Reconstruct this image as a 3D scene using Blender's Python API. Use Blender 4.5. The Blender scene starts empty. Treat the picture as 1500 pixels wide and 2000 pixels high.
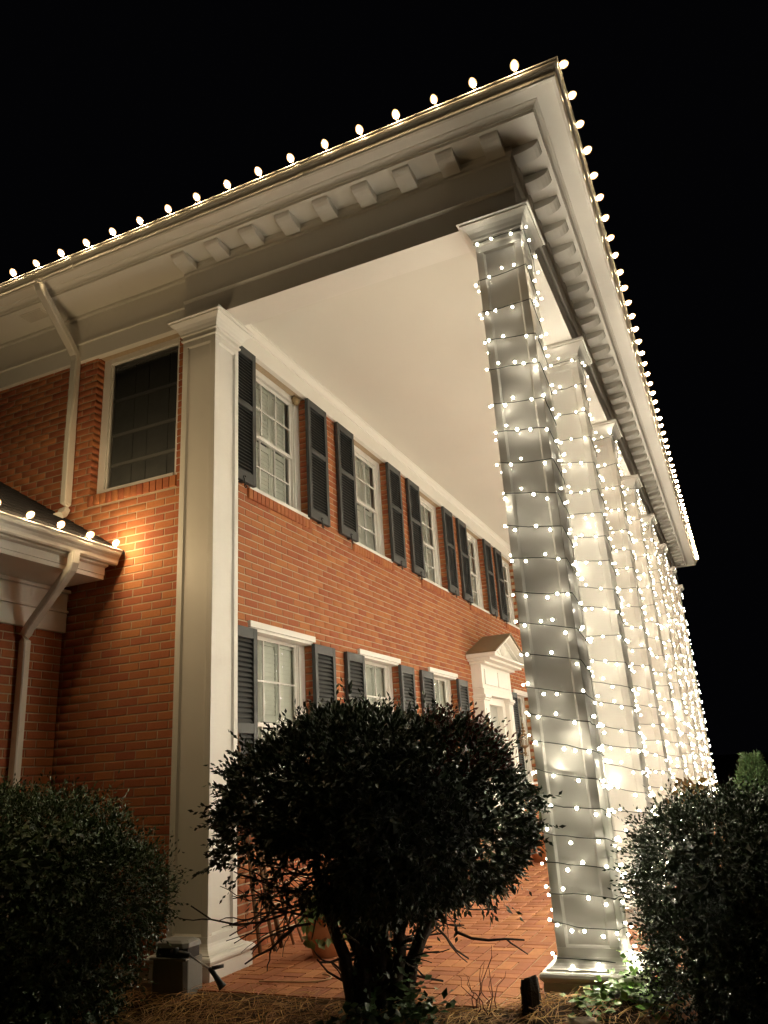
import bpy, math, random
import numpy as np
from mathutils import Vector, Matrix, Euler

random.seed(7); RNG = np.random.default_rng(7)
SC = bpy.context.scene
COL = SC.collection
PI = math.pi

# ------------------------------------------------------------------ camera
cam_d = bpy.data.cameras.new('camera'); cam = bpy.data.objects.new('camera', cam_d); COL.objects.link(cam)
cam_d.sensor_fit = 'VERTICAL'; cam_d.sensor_height = 36.0; cam_d.sensor_width = 27.0
FPX = 1501.0
cam_d.lens = 36.0 * FPX / 2000.0
cam_d.clip_start = 0.05; cam_d.clip_end = 1000.0
CAM = Vector((-4.7073, -3.6935, 1.0545))
CR = Vector((0.413104, -0.90879, -0.058705)); CU = Vector((-0.269644, -0.183633, 0.945289)); CF = Vector((0.869849, 0.374673, 0.320909))
cam.matrix_world = Matrix(((CR.x, CU.x, -CF.x, CAM.x), (CR.y, CU.y, -CF.y, CAM.y), (CR.z, CU.z, -CF.z, CAM.z), (0, 0, 0, 1)))
SC.camera = cam

def project(v):
    d = Vector(v) - CAM; z = d.dot(CF)
    if z < 0.05: return None
    return 750 + FPX * d.dot(CR) / z, 1000 - FPX * d.dot(CU) / z, z

# ------------------------------------------------------------------ night sky, exposure
W = bpy.data.worlds.new('World'); SC.world = W; W.use_nodes = True
wn = W.node_tree.nodes; wl = W.node_tree.links
bg = wn['Background']; bg.inputs['Color'].default_value = (0.55, 0.55, 0.75, 1); bg.inputs['Strength'].default_value = 0.0012
SC.view_settings.view_transform = 'Standard'; SC.view_settings.look = 'None'
SC.view_settings.exposure = 0.55; SC.view_settings.gamma = 1.0; SC.view_settings.use_curve_mapping = False
SC.cycles.use_denoising = True
try: SC.cycles.denoiser = 'OPENIMAGEDENOISE'
except Exception: pass
SC.cycles.use_light_tree = True
SC.cycles.sample_clamp_indirect = 4.0
SC.cycles.caustics_reflective = False; SC.cycles.caustics_refractive = False
SC.cycles.max_bounces = 6; SC.cycles.diffuse_bounces = 4; SC.cycles.glossy_bounces = 3; SC.cycles.transparent_max_bounces = 12
LED_FRONT = 510.0      # outward tip of a mini light
LED_SIDE = 14.0        # sides of a mini light
C9_CORE = 380.0         # large roofline bulbs

# ------------------------------------------------------------------ helpers
def link(o, parent=None):
    COL.objects.link(o)
    if parent is not None: o.parent = parent
    return o

def tag(o, label=None, cat=None, group=None, kind=None):
    if label: o['label'] = label
    if cat: o['category'] = cat
    if group: o['group'] = group
    if kind: o['kind'] = kind
    return o

def empty(name, loc=(0, 0, 0)):
    o = bpy.data.objects.new(name, None); o.empty_display_size = 0.1; link(o); o.location = loc
    return o

class MB:
    def __init__(s): s.v = []; s.f = []; s.m = []
    def add(s, v, f, m=0):
        n = len(s.v); s.v += [tuple(p) for p in v]
        s.f += [tuple(i + n for i in q) for q in f]; s.m += [m] * len(f)
    def box(s, x0, x1, y0, y1, z0, z1, m=0):
        s.add([(x0, y0, z0), (x1, y0, z0), (x1, y1, z0), (x0, y1, z0), (x0, y0, z1), (x1, y0, z1), (x1, y1, z1), (x0, y1, z1)],
              [(0, 3, 2, 1), (4, 5, 6, 7), (0, 1, 5, 4), (1, 2, 6, 5), (2, 3, 7, 6), (3, 0, 4, 7)], m)
    def rings(s, rings, m=0, closed=True, caps=True):
        """rings: list of equal length point loops, joined in sequence"""
        n = len(rings[0]); v = [p for r in rings for p in r]; f = []
        k = n if closed else n - 1
        for i in range(len(rings) - 1):
            for j in range(k):
                f.append((i * n + j, i * n + (j + 1) % n, (i + 1) * n + (j + 1) % n, (i + 1) * n + j))
        if caps and closed:
            f.append(tuple(range(n - 1, -1, -1))); f.append(tuple((len(rings) - 1) * n + j for j in range(n)))
        s.add(v, f, m)
    def tube(s, pts, r, sides=6, m=0, caps=True):
        pts = [Vector(p) for p in pts]; rs = r if isinstance(r, (list, tuple)) else [r] * len(pts)
        rings = []; prev = None
        for i, p in enumerate(pts):
            t = (pts[min(i + 1, len(pts) - 1)] - pts[max(i - 1, 0)])
            if t.length < 1e-9: t = Vector((0, 0, 1))
            t.normalize()
            a = prev - t * prev.dot(t) if prev is not None else (Vector((0, 0, 1)).cross(t) if abs(t.z) < .95 else Vector((1, 0, 0)).cross(t))
            if a.length < 1e-6: a = Vector((1, 0, 0)).cross(t)
            a.normalize(); b = t.cross(a); prev = a
            rings.append([p + (a * math.cos(2 * PI * k / sides) + b * math.sin(2 * PI * k / sides)) * rs[i] for k in range(sides)])
        s.rings(rings, m, True, caps)
    def lathe(s, prof, c=(0, 0, 0), sides=12, m=0, caps=True):
        s.rings([[(c[0] + r * math.cos(2 * PI * k / sides), c[1] + r * math.sin(2 * PI * k / sides), c[2] + z) for k in range(sides)] for r, z in prof], m, True, caps)
    def square_sweep(s, prof, cx, cy, h, m=0, caps=True):
        """profile of (outward offset, z) round a square of half width h"""
        s.rings([[(cx + a * (h + d), cy + b * (h + d), z) for a, b in ((-1, -1), (1, -1), (1, 1), (-1, 1))] for d, z in prof], m, True, caps)
    def build(s, name, mats, parent=None, smooth=False, bevel=0.0):
        me = bpy.data.meshes.new(name); me.from_pydata(s.v, [], s.f)
        for mt in (mats if isinstance(mats, (list, tuple)) else [mats]): me.materials.append(mt)
        if any(s.m): me.polygons.foreach_set('material_index', s.m)
        if smooth: me.polygons.foreach_set('use_smooth', [True] * len(s.f))
        me.update()
        o = bpy.data.objects.new(name, me); link(o, parent)
        if bevel:
            b = o.modifiers.new('bevel', 'BEVEL'); b.width = bevel; b.segments = 2; b.limit_method = 'ANGLE'; b.angle_limit = math.radians(40)
        return o

def np_mesh(name, V, F, mats, parent=None, fattr=None, smooth=False):
    """V (n,3) array, F (k,m) array of equal sized faces"""
    me = bpy.data.meshes.new(name); k, m = F.shape
    me.vertices.add(len(V)); me.vertices.foreach_set('co', np.ascontiguousarray(V, dtype=np.float32).ravel())
    me.loops.add(k * m); me.loops.foreach_set('vertex_index', np.ascontiguousarray(F, dtype=np.int32).ravel())
    me.polygons.add(k); me.polygons.foreach_set('loop_start', np.arange(0, k * m, m, dtype=np.int32)); me.polygons.foreach_set('loop_total', np.full(k, m, dtype=np.int32))
    if smooth: me.polygons.foreach_set('use_smooth', np.ones(k, dtype=bool))
    for mt in (mats if isinstance(mats, (list, tuple)) else [mats]): me.materials.append(mt)
    me.update(calc_edges=True)
    if fattr is not None:
        a = me.attributes.new('tint', 'FLOAT', 'FACE'); a.data.foreach_set('value', np.ascontiguousarray(fattr, dtype=np.float32))
    o = bpy.data.objects.new(name, me); link(o, parent)
    return o

def copy(o, parent=None, loc=None):
    c = o.copy(); COL.objects.link(c)
    c.parent = parent
    if loc is not None: c.location = loc
    return c

def copy_tree(o, parent=None):
    c = copy(o, parent)
    for ch in o.children: copy_tree(ch, c)
    return c

# ------------------------------------------------------------------ materials
def mat(name, col=(.8, .8, .8), rough=.6, spec=.4, metal=0.0, var=0.0, scale=6.0, bump=0.0, bscale=60.0, dirt=None, island=0.0, attr=None, objrand=0.0, trans=0.0):
    m = bpy.data.materials.new(name); m.use_nodes = True
    nt = m.node_tree; N = nt.nodes; L = nt.links; b = N['Principled BSDF']
    b.inputs['Roughness'].default_value = rough; b.inputs['Specular IOR Level'].default_value = spec; b.inputs['Metallic'].default_value = metal
    tc = N.new('ShaderNodeNewGeometry')
    src = None
    rgb = N.new('ShaderNodeRGB'); rgb.outputs[0].default_value = (*col, 1); src = rgb.outputs[0]
    def hsv(fac_socket, amount, hue=0.0):
        nonlocal src
        mr = N.new('ShaderNodeMapRange'); mr.inputs['To Min'].default_value = 1 - amount; mr.inputs['To Max'].default_value = 1 + amount
        L.new(fac_socket, mr.inputs['Value'])
        h = N.new('ShaderNodeHueSaturation'); L.new(src, h.inputs['Color']); L.new(mr.outputs[0], h.inputs['Value'])
        if hue:
            mh = N.new('ShaderNodeMapRange'); mh.inputs['To Min'].default_value = .5 - hue; mh.inputs['To Max'].default_value = .5 + hue
            L.new(fac_socket, mh.inputs['Value']); L.new(mh.outputs[0], h.inputs['Hue'])
        src = h.outputs[0]
    if island: hsv(tc.outputs['Random Per Island'], island, .02)
    if attr:
        a = N.new('ShaderNodeAttribute'); a.attribute_name = attr; hsv(a.outputs['Fac'], .13, .008)
    if objrand:
        oi = N.new('ShaderNodeObjectInfo'); hsv(oi.outputs['Random'], objrand, .008)
    if var:
        n = N.new('ShaderNodeTexNoise'); n.inputs['Scale'].default_value = scale; n.inputs['Detail'].default_value = 6; n.inputs['Roughness'].default_value = .65
        L.new(tc.outputs['Position'], n.inputs['Vector']); hsv(n.outputs['Fac'], var)
    if dirt:
        n = N.new('ShaderNodeTexNoise'); n.inputs['Scale'].default_value = dirt[1]; n.inputs['Detail'].default_value = 8; n.inputs['Roughness'].default_value = .7
        L.new(tc.outputs['Position'], n.inputs['Vector'])
        r = N.new('ShaderNodeValToRGB'); r.color_ramp.elements[0].position = dirt[2]; r.color_ramp.elements[1].position = dirt[2] + .25
        L.new(n.outputs['Fac'], r.inputs['Fac'])
        mx = N.new('ShaderNodeMix'); mx.data_type = 'RGBA'; mx.inputs[7].default_value = (*dirt[0], 1)
        ml = N.new('ShaderNodeMath'); ml.operation = 'MULTIPLY'; ml.inputs[1].default_value = dirt[3]; L.new(r.outputs[0], ml.inputs[0])
        L.new(ml.outputs[0], mx.inputs[0]); L.new(src, mx.inputs[6]); src = mx.outputs[2]
    L.new(src, b.inputs['Base Color'])
    if bump:
        n = N.new('ShaderNodeTexNoise'); n.inputs['Scale'].default_value = bscale; n.inputs['Detail'].default_value = 5
        L.new(tc.outputs['Position'], n.inputs['Vector'])
        bp = N.new('ShaderNodeBump'); bp.inputs['Strength'].default_value = 1.0; bp.inputs['Distance'].default_value = bump
        L.new(n.outputs['Fac'], bp.inputs['Height']); L.new(bp.outputs[0], b.inputs['Normal'])
    if trans:
        b.inputs['Subsurface Weight'].default_value = 0
    return m

def emit(name, col, s):
    m = bpy.data.materials.new(name); m.use_nodes = True; nt = m.node_tree; nt.nodes.clear()
    e = nt.nodes.new('ShaderNodeEmission'); e.inputs[0].default_value = (*col, 1); e.inputs[1].default_value = s
    o = nt.nodes.new('ShaderNodeOutputMaterial'); nt.links.new(e.outputs[0], o.inputs[0]); return m

def glass_mat(name, tint=(.9, .95, .92), rough=0.02):
    m = bpy.data.materials.new(name); m.use_nodes = True; nt = m.node_tree; N = nt.nodes; N.clear()
    t = N.new('ShaderNodeBsdfTransparent'); t.inputs[0].default_value = (*tint, 1)
    g = N.new('ShaderNodeBsdfGlossy'); g.inputs['Roughness'].default_value = rough
    f = N.new('ShaderNodeFresnel'); f.inputs[0].default_value = 1.52
    mx = N.new('ShaderNodeMixShader'); o = N.new('ShaderNodeOutputMaterial')
    nt.links.new(f.outputs[0], mx.inputs[0]); nt.links.new(t.outputs[0], mx.inputs[1]); nt.links.new(g.outputs[0], mx.inputs[2]); nt.links.new(mx.outputs[0], o.inputs[0])
    return m

def halo_shell_mat():  # bulb envelope with added warm emission that paints a halo round the core
    m = bpy.data.materials.new('halo_bulb_shell'); m.use_nodes = True; nt = m.node_tree; N = nt.nodes; N.clear()
    t = N.new('ShaderNodeBsdfTransparent'); t.inputs[0].default_value = (1, .93, .82, 1)
    e = N.new('ShaderNodeEmission'); e.inputs[0].default_value = (1.0, .58, .24, 1); e.inputs[1].default_value = 2.2
    mx = N.new('ShaderNodeMixShader'); mx.inputs[0].default_value = .40; o = N.new('ShaderNodeOutputMaterial')
    nt.links.new(t.outputs[0], mx.inputs[1]); nt.links.new(e.outputs[0], mx.inputs[2]); nt.links.new(mx.outputs[0], o.inputs[0]); return m
BRICKC = (.395, .138, .060)
M = dict(
    white=mat('white_paint', (.85, .82, .755), .42, .45, var=.05, scale=2.2, bump=.0006, bscale=25, dirt=((.50, .46, .40), 3.0, .60, .25)),
    ceiling=mat('ceiling_paint', (.80, .775, .70), .6, .3, var=.04, scale=.9, bump=.0004, bscale=9),
    trim=mat('window_paint', (.80, .78, .73), .4, .45, var=.04, scale=5),
    gutter=mat('gutter_enamel', (.74, .70, .62), .25, .5, var=.06, scale=5, bump=.0008, bscale=8, dirt=((.35, .31, .25), 5.0, .56, .5)),
    brick=mat('brick_single', BRICKC, .85, .2, var=.22, scale=45, bump=.0018, bscale=150, objrand=.13, dirt=((.15, .062, .038), 2.2, .58, .4)),
    brickj=mat('brick_field', BRICKC, .85, .2, var=.22, scale=45, bump=.0018, bscale=150, attr='tint', dirt=((.15, .062, .038), 2.2, .58, .4)),
    mortar=mat('mortar', (.50, .395, .275), .95, .1, var=.2, scale=30, bump=.002, bscale=180, dirt=((.42, .33, .22), 4.0, .55, .4)),
    paver=mat('paver_single', (.42, .165, .075), .7, .3, var=.25, scale=30, bump=.0015, bscale=120, objrand=.2, dirt=((.20, .09, .05), 3.0, .56, .4)),
    paverj=mat('paver_field', (.42, .165, .075), .7, .3, var=.25, scale=30, bump=.0015, bscale=120, attr='tint', dirt=((.20, .09, .05), 3.0, .56, .4)),
    shutter=mat('shutter_paint', (.047, .049, .049), .5, .4, var=.2, scale=14, bump=.0005, bscale=60),
    hook=mat('iron_and_gap_black', (.012, .012, .012), .5, .4),
    glass=glass_mat('window_glass', (.985, .99, .97)), dark=mat('dark_room', (.02, .02, .022), .9, .1),
    screen=mat('insect_screen', (.17, .175, .175), .7, .2, var=.25, scale=7),
    blind=mat('interior_shutter_paint', (.88, .90, .82), .5, .3, var=.03, scale=4),
    shingle=mat('roof_shingle', (.035, .033, .034), .95, .1, var=.4, scale=40, bump=.004, bscale=60),
    copper=mat('flashing_metal', (.23, .17, .10), .5, .4, metal=.3, var=.2, scale=9),
    brass=mat('lantern_brass', (.38, .27, .16), .35, .5, metal=.85, var=.25, scale=30),
    wire=mat('green_wire', (.012, .022, .012), .55, .3),
    leaf=mat('boxwood_leaf', (.023, .040, .013), .42, .5, island=.45, var=.25, scale=9),
    leaf2=mat('holly_leaf', (.046, .074, .023), .40, .5, island=.5, var=.3, scale=7),
    leaf3=mat('conifer_leaf', (.07, .12, .045), .5, .4, island=.4),
    redleaf=mat('burnt_leaf', (.10, .03, .018), .5, .3, island=.4),
    ivy=mat('ivy_leaf', (.15, .27, .045), .38, .5, island=.45),
    dry=mat('dry_leaf', (.20, .13, .05), .8, .2, island=.4),
    bark=mat('bark', (.05, .038, .03), .9, .2, var=.4, scale=30, bump=.006, bscale=60),
    straw=mat('pine_straw', (.45, .25, .10), .75, .25, island=.55),
    soil=mat('soil', (.06, .037, .02), .95, .1, var=.5, scale=18, bump=.01, bscale=40),
    lawn=mat('dark_lawn', (.035, .045, .018), .95, .1, var=.5, scale=5, bump=.02, bscale=30),
    terracotta=mat('terracotta', (.36, .14, .055), .75, .3, var=.2, scale=12, bump=.001, bscale=60),
    pole=mat('pole_wood', (.16, .085, .04), .7, .3, var=.35, scale=20),
    greybox=mat('grey_plastic', (.23, .22, .20), .5, .4, var=.15, scale=12, bump=.0004, bscale=120),
    black=mat('black_plastic', (.012, .013, .013), .4, .5),
    steel=mat('steel_rod', (.55, .55, .55), .3, .5, metal=.9),
    stone=mat('stone', (.33, .27, .19), .9, .2, var=.3, scale=20, bump=.004, bscale=40),
    stump=mat('stump_bark', (.035, .03, .024), .95, .2, var=.6, scale=25, bump=.008, bscale=50),
    mud=mat('mud_nest', (.36, .27, .15), .95, .1, var=.4, scale=60, bump=.004, bscale=90),
    purple=mat('purple_petal', (.30, .16, .45), .6, .3),
    halo_shell=halo_shell_mat(),
    c9=emit('c9_glow', (1.0, .78, .48), C9_CORE),
)

# ------------------------------------------------------------------ key dimensions (metres, X along the facade, Y into the house, Z up)
D = 2.875; CW = 0.34; FL = -0.15; SOF = 4.886; CEI = 5.215
SP = 2.105; NCOL = 8; XE = (NCOL - 1) * SP + CW       # far end of the portico
XG = 0.14                                              # side wall plane
YW = 1.43                                              # wing wall plane
C = 0.0677; BL = 0.2032

# ------------------------------------------------------------------ ground
def gz(x, y):
    z = -0.235
    n = .018 * math.sin(5.1 * x + 1.3) * math.cos(4.3 * y + .4) + .012 * math.sin(11 * x + 3 * y) + .008 * math.sin(17 * y - 5 * x)
    near = math.exp(-((x + .3) / .35) ** 2) if -2.95 < y + 0 < 1 else 0
    z += .05 * near
    z += .075 * math.exp(-((x + .12) ** 2 + (y + 2.75) ** 2) / .16)
    z += .04 * math.exp(-((x + .45) ** 2 + (y + 1.62) ** 2) / .1)
    return z + n if x < 20 and abs(y) < 20 else z

def axis(lo, hi, n, far):
    a = list(np.linspace(lo, hi, n)); s = (hi - lo) / n
    left = []; right = []; d = s
    while lo - d > -far: left.append(lo - d); d *= 1.7
    d = s
    while hi + d < far: right.append(hi + d); d *= 1.7
    return [-far] + left[::-1] + a + right + [far]
gxs = axis(-2.2, 0.6, 60, 400); gys = axis(-4.6, 1.6, 90, 400)
GV = np.array([(x, y, gz(x, y)) for x in gxs for y in gys]); ny = len(gys)
GF = np.array([(i * ny + j, (i + 1) * ny + j, (i + 1) * ny + j + 1, i * ny + j + 1) for i in range(len(gxs) - 1) for j in range(ny - 1)])
tag(np_mesh('ground', GV, GF, M['soil'], smooth=True), kind='structure')

# ------------------------------------------------------------------ bricks
def unit_brick():
    cx, cz, dy = .016, .05, .035
    v = [(-.5, dy, -.5), (.5, dy, -.5), (.5, dy, .5), (-.5, dy, .5), (-.5 + cx, 0, -.5 + cz), (.5 - cx, 0, -.5 + cz), (.5 - cx, 0, .5 - cz), (-.5 + cx, 0, .5 - cz),
         (-.5, 1, -.5), (.5, 1, -.5), (.5, 1, .5), (-.5, 1, .5)]
    f = [(4, 5, 6, 7), (0, 1, 5, 4), (1, 2, 6, 5), (2, 3, 7, 6), (3, 0, 4, 7), (8, 9, 1, 0), (9, 10, 2, 1), (10, 11, 3, 2), (11, 8, 0, 3)]
    return np.array(v, float), np.array(f, int)
UV_, UF_ = unit_brick()

def brick_mesh(name, material):
    me = bpy.data.meshes.new(name); me.from_pydata([tuple(p) for p in UV_], [], [tuple(map(int, q)) for q in UF_]); me.materials.append(material); return me
BRICK_ME = brick_mesh('brick', M['brick']); PAVER_ME = brick_mesh('paver', M['paver'])

def place_bricks(mats4, parent, name, me, joined_mat, joined_name, limit=300, visible=True):
    """mats4: list of Matrix placing the unit brick. The largest in view become objects, the rest one joined part."""
    sc = []
    for k, m in enumerate(mats4):
        c = m.translation; pr = project(c)
        inside = pr is not None and -20 < pr[0] < 1520 and -20 < pr[1] < 2020
        hid = pr is not None and 440 < pr[0] < 1060 and 1420 < pr[1] < 1750
        sc.append((0 if inside and not hid else 1, (c - CAM).length, k))
    sc.sort()
    pick = set(k for a, b, k in sc[:limit] if a == 0)
    V = []; F = []; T = []; n = 0
    for k, m in enumerate(mats4):
        if k in pick:
            o = bpy.data.objects.new(name, me); link(o, parent); o.matrix_local = m
        else:
            A = np.array(m); V.append(UV_ @ A[:3, :3].T + A[:3, 3]); F.append(UF_ + n); n += len(UV_); T.append(np.full(len(UF_), random.random()))
    if V:
        o = np_mesh(joined_name, np.concatenate(V), np.concatenate(F), joined_mat, parent, fattr=np.concatenate(T)); o['kind'] = 'stuff'

def subtract(a, b, cuts):
    segs = [(a, b)]
    for c0, c1 in cuts:
        out = []
        for s0, s1 in segs:
            if c1 <= s0 or c0 >= s1: out.append((s0, s1)); continue
            if c0 > s0: out.append((s0, c0))
            if c1 < s1: out.append((c1, s1))
        segs = out
    return segs

def brick_rects(u0, u1, z0, z1, openings, phase=0.0):
    out = []; r = 0; z = z0
    while z < z1 - .02:
        zt = min(z + C, z1); zm = (z + zt) / 2
        for s0, s1 in subtract(u0, u1, [(o[0], o[1]) for o in openings if o[2] < zm < o[3]]):
            off = phase + (BL / 2 if r % 2 else 0); k = math.floor((s0 - off) / BL); u = off + k * BL
            while u < s1:
                a = max(u, s0); b = min(u + BL, s1)
                ja = .005 if a > s0 + 1e-6 else 0.0; jb = .005 if b < s1 - 1e-6 else 0.0
                if b - a > .035: out.append((a + ja, b - jb, z + .0055, zt - .0055))
                u += BL
        z += C; r += 1
    return out

def jit(s): return random.uniform(-s, s)

def brick_matrix(kind, rect, plane, depth=.09):
    a, b, z0, z1 = rect; L_, H_ = b - a, z1 - z0; mid = (a + b) / 2; zz = (z0 + z1) / 2
    S = Matrix.Diagonal((L_, depth, H_, 1)); tilt = Euler((jit(.006), jit(.006), jit(.006))).to_matrix().to_4x4()
    if kind == 'y':   # faces -Y
        return Matrix.Translation((mid, plane + jit(.0012), zz)) @ tilt @ S
    return Matrix.Translation((plane + jit(.0012), mid, zz)) @ Matrix.Rotation(-PI / 2, 4, 'Z') @ tilt @ S

def wall_boxes(mb, kind, plane, u0, u1, z0, z1, openings, depth, grow=.008):
    ops = [(o[0] - grow, o[1] + grow, o[2], o[3]) for o in openings]
    zs = sorted(set([z0, z1] + [min(max(z, z0), z1) for o in ops for z in (o[2], o[3])]))
    for a, b in zip(zs, zs[1:]):
        if b - a < 1e-6: continue
        zm = (a + b) / 2
        for s0, s1 in subtract(u0, u1, [(o[0], o[1]) for o in ops if o[2] < zm < o[3]]):
            if kind == 'y': mb.box(s0, s1, plane, plane + depth, a, b)
            else: mb.box(plane, plane + depth, s0, s1, a, b)

def rowlocks(kind, plane, u0, u1, z0, z1, proud=.022):
    n = round((u1 - u0) / C); w = (u1 - u0) / n
    return [brick_matrix(kind, (u0 + i * w + .004, u0 + (i + 1) * w - .004, z0, z1), plane - proud + jit(.001), .12) for i in range(n)]

# ------------------------------------------------------------------ the house
house = empty('brick_house', (0, 0, FL)); HZ = FL
tag(house, 'two-storey red brick house with white square-columned portico and dark shutters', 'house')
house.location = (0, 0, 0)

WX = [1.35 + 2.12 * i for i in range(5)]            # window bay centres
UPW = (3.575, 4.96); LOW = (0.70, 2.36); HALF = .555
DX = 7.70                                             # door centre
f_open = [(x - HALF, x + HALF, *UPW) for x in WX] + [(x - HALF, x + HALF, *LOW) for i, x in enumerate(WX) if i != 3] + [(DX - .50, DX + .50, FL - .05, 2.12)]
mb = MB(); wall_boxes(mb, 'y', .0055, .20, XE + .3, FL - .1, 5.30, f_open, .24)
front_wall = mb.build('wall', M['mortar'], house)
rects = brick_rects(.30, XE + .3, FL - .01, 4.97, f_open + [(x - HALF - .02, x + HALF + .02, UPW[0] - .11, UPW[0]) for x in WX], .03)
mats4 = [brick_matrix('y', r, 0.0) for r in rects]
for x in WX: mats4 += rowlocks('y', 0.0, x - HALF - .02, x + HALF + .02, UPW[0] - .105, UPW[0] - .008)
place_bricks(mats4, front_wall, 'brick', BRICK_ME, M['brickj'], 'far_bricks')

GW = (.29, 1.25, 3.55, 4.956)
mb = MB(); wall_boxes(mb, 'x', XG + .0055, .135, 6.0, FL - .1, 5.30, [GW], .22)
side_wall = mb.build('wall', M['mortar'], house)
rects = brick_rects(.13, 4.2, FL - .01, 4.96, [GW, (GW[0] - .01, GW[1] + .01, GW[2] - .11, GW[2]), (YW + .02, 4.3, FL - .1, 2.65), (2.2, 4.3, FL - .1, 3.5)], .09)
mats4 = [brick_matrix('x', r, XG) for r in rects] + rowlocks('x', XG, GW[0] - .01, GW[1] + .01, GW[2] - .106, GW[2] - .008, .012)
place_bricks(mats4, side_wall, 'brick', BRICK_ME, M['brickj'], 'far_bricks')
# near-black sheets stand in for unlit rooms behind the openings, and the remaining shell
mb = MB(); mb.box(.45, XE + .2, .55, .60, FL, 5.3); mb.box(.42, .45, .20, 5.9, FL, 5.3); mb.build('interior_dark_sheet', M['dark'], house)
mb = MB(); mb.box(XE + .06, XE + .30, .26, 6.0, FL - .1, 5.3); mb.box(XG + .235, XE + .3, 6.0, 6.2, FL - .1, 5.3); mb.build('rear_wall', M['mortar'], house)

# ------------------------------------------------------------------ entablature: profiles swept round the portico
def sweep_cornice(prof, name, material, y_start=6.2, y_end=6.2, closed=True, parent=house, smooth=False):
    rings = [[(-d, y_start, z) for d, z in prof], [(-d, -D - d, z) for d, z in prof], [(XE + d, -D - d, z) for d, z in prof], [(XE + d, y_end, z) for d, z in prof]]
    mb = MB(); mb.rings(rings, 0, closed, closed); return mb.build(name, material, parent, smooth)
# beam (architrave + frieze) carried by the columns
beam_prof = [(-.28, SOF), (0, SOF), (0, 5.085), (.006, 5.092), (.010, 5.098), (.022, 5.104), (.022, 5.118), (.006, 5.124), (.006, 5.135), (0, 5.14), (0, 5.37), (.014, 5.38), (.014, 5.40), (.026, 5.42), (.026, 5.459), (-.28, 5.459)]
sweep_cornice(beam_prof, 'beam', M['white'], .135, .02)
# cornice with its stepped soffit
corn_prof = [(-.40, 5.462), (.255, 5.462), (.255, 5.485), (.262, 5.488), (.262, 5.500), (.270, 5.512), (.285, 5.522), (.300, 5.526), (.300, 5.531), (.430, 5.531), (.430, 5.58), (-.40, 5.58)]
sweep_cornice(corn_prof, 'cornice', M['white'])
gut_prof = [(.432, 5.494), (.455, 5.494), (.462, 5.506), (.464, 5.530), (.472, 5.548), (.486, 5.562), (.492, 5.575), (.492, 5.592), (.500, 5.597), (.500, 5.606), (.484, 5.606), (.482, 5.580), (.470, 5.565), (.455, 5.545), (.450, 5.510), (.438, 5.510), (.438, 5.600), (.432, 5.600)]
sweep_cornice(gut_prof, 'gutter', M['gutter'])
mb = MB()                                                # slip joints along the gutter
def joint(pts):
    mb.rings(pts, 0, True, True)
jp = [(.430 + (d - .43) * 1.05 + (.002 if d > .45 else 0), z - .002 if z < 5.51 else z + .001) for d, z in gut_prof[:12]]
for yj in (1.05, -1.32): joint([[(-d, yj, z) for d, z in jp], [(-d, yj - .03, z) for d, z in jp]])
for xj in (2.4, 5.5, 8.5, 11.6): joint([[(xj, -D - d, z) for d, z in jp], [(xj + .03, -D - d, z) for d, z in jp]])
mb.build('gutter_joint', M['gutter'], house)
# roof (hip) above
d0, zr = .445, 5.604
inn = 3.4
mb = MB()
lo = [(-d0, 7.5, zr), (-d0, -D - d0, zr), (XE + d0, -D - d0, zr), (XE + d0, 7.5, zr)]
hi = [(inn, 7.5 - 2.2, zr + 1.55), (inn, -D - d0 + inn + d0, zr + 1.55), (XE - inn, -D + inn, zr + 1.55), (XE - inn, 7.5 - 2.2, zr + 1.55)]
mb.rings([lo, hi], 0, True, True); mb.build('roof', M['shingle'], house)
# brackets
def bracket_mesh():
    w = .070; pr = [(0.0, 5.388), (.03, 5.391), (.08, 5.396), (.125, 5.404), (.155, 5.414), (.178, 5.428), (.192, 5.444), (.198, 5.461), (0.0, 5.461)]
    mb = MB(); mb.rings([[(-d - .0265, -w, z) for d, z in pr], [(-d - .0265, w, z) for d, z in pr]], 0, True, True)
    o = mb.build('bracket', M['white'], house, bevel=.003); return o
br = bracket_mesh(); first = True
for i in range(9):
    y = .055 - i * .36 * .985
    o = br if first else copy(br, house); first = False
    o.location = (0, y, 0)
nb = 46
for i in range(nb):
    o = copy(br, house); o.rotation_euler = (0, 0, PI / 2); o.location = (.075 + i * (XE - .12) / (nb - 1), -D, 0)
# frieze boards on the brick side wall, left of the corner pilaster
mb = MB()
mb.box(XG - .042, XG + .02, .142, 6.0, 4.945, 5.125); mb.box(XG - .060, XG + .02, .142, 6.0, 5.127, 5.150); mb.box(XG - .030, XG + .02, .142, 6.0, 5.152, 5.425); mb.box(XG - .055, XG + .02, .142, 6.0, 5.427, 5.459)
mb.build('side_frieze', M['white'], house, bevel=.004)
# soffit vent
mb = MB(); mb.box(-.19, -.05, 1.70, 1.98, 5.452, 5.4615)
v = mb.build('soffit_vent', M['white'], house)
mb = MB()
for i in range(9): mb.box(-.18 + i * .014, -.176 + i * .014, 1.715, 1.965, 5.447, 5.4517)
mb.build('vent_louvre', M['gutter'], v)
# portico ceiling, wall frieze and crown
mb = MB(); mb.box(.281, XE - .281, -D + .281, .02, CEI, CEI + .06); mb.build('ceiling', M['ceiling'], house)
mb = MB(); mb.box(.30, XE - .281, -.034, .02, 4.952, 5.212); mb.build('wall_frieze', M['white'], house, bevel=.003)
crown = [(-.0345, 5.125), (-.047, 5.13), (-.047, 5.145), (-.055, 5.155), (-.072, 5.170), (-.082, 5.185), (-.082, 5.195), (-.094, 5.2), (-.094, 5.2135), (-.0345, 5.2135)]
mb = MB(); mb.rings([[(.30, y, z) for y, z in crown], [(XE - .29, y, z) for y, z in crown]]); mb.build('crown_moulding', M['white'], house)

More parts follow.
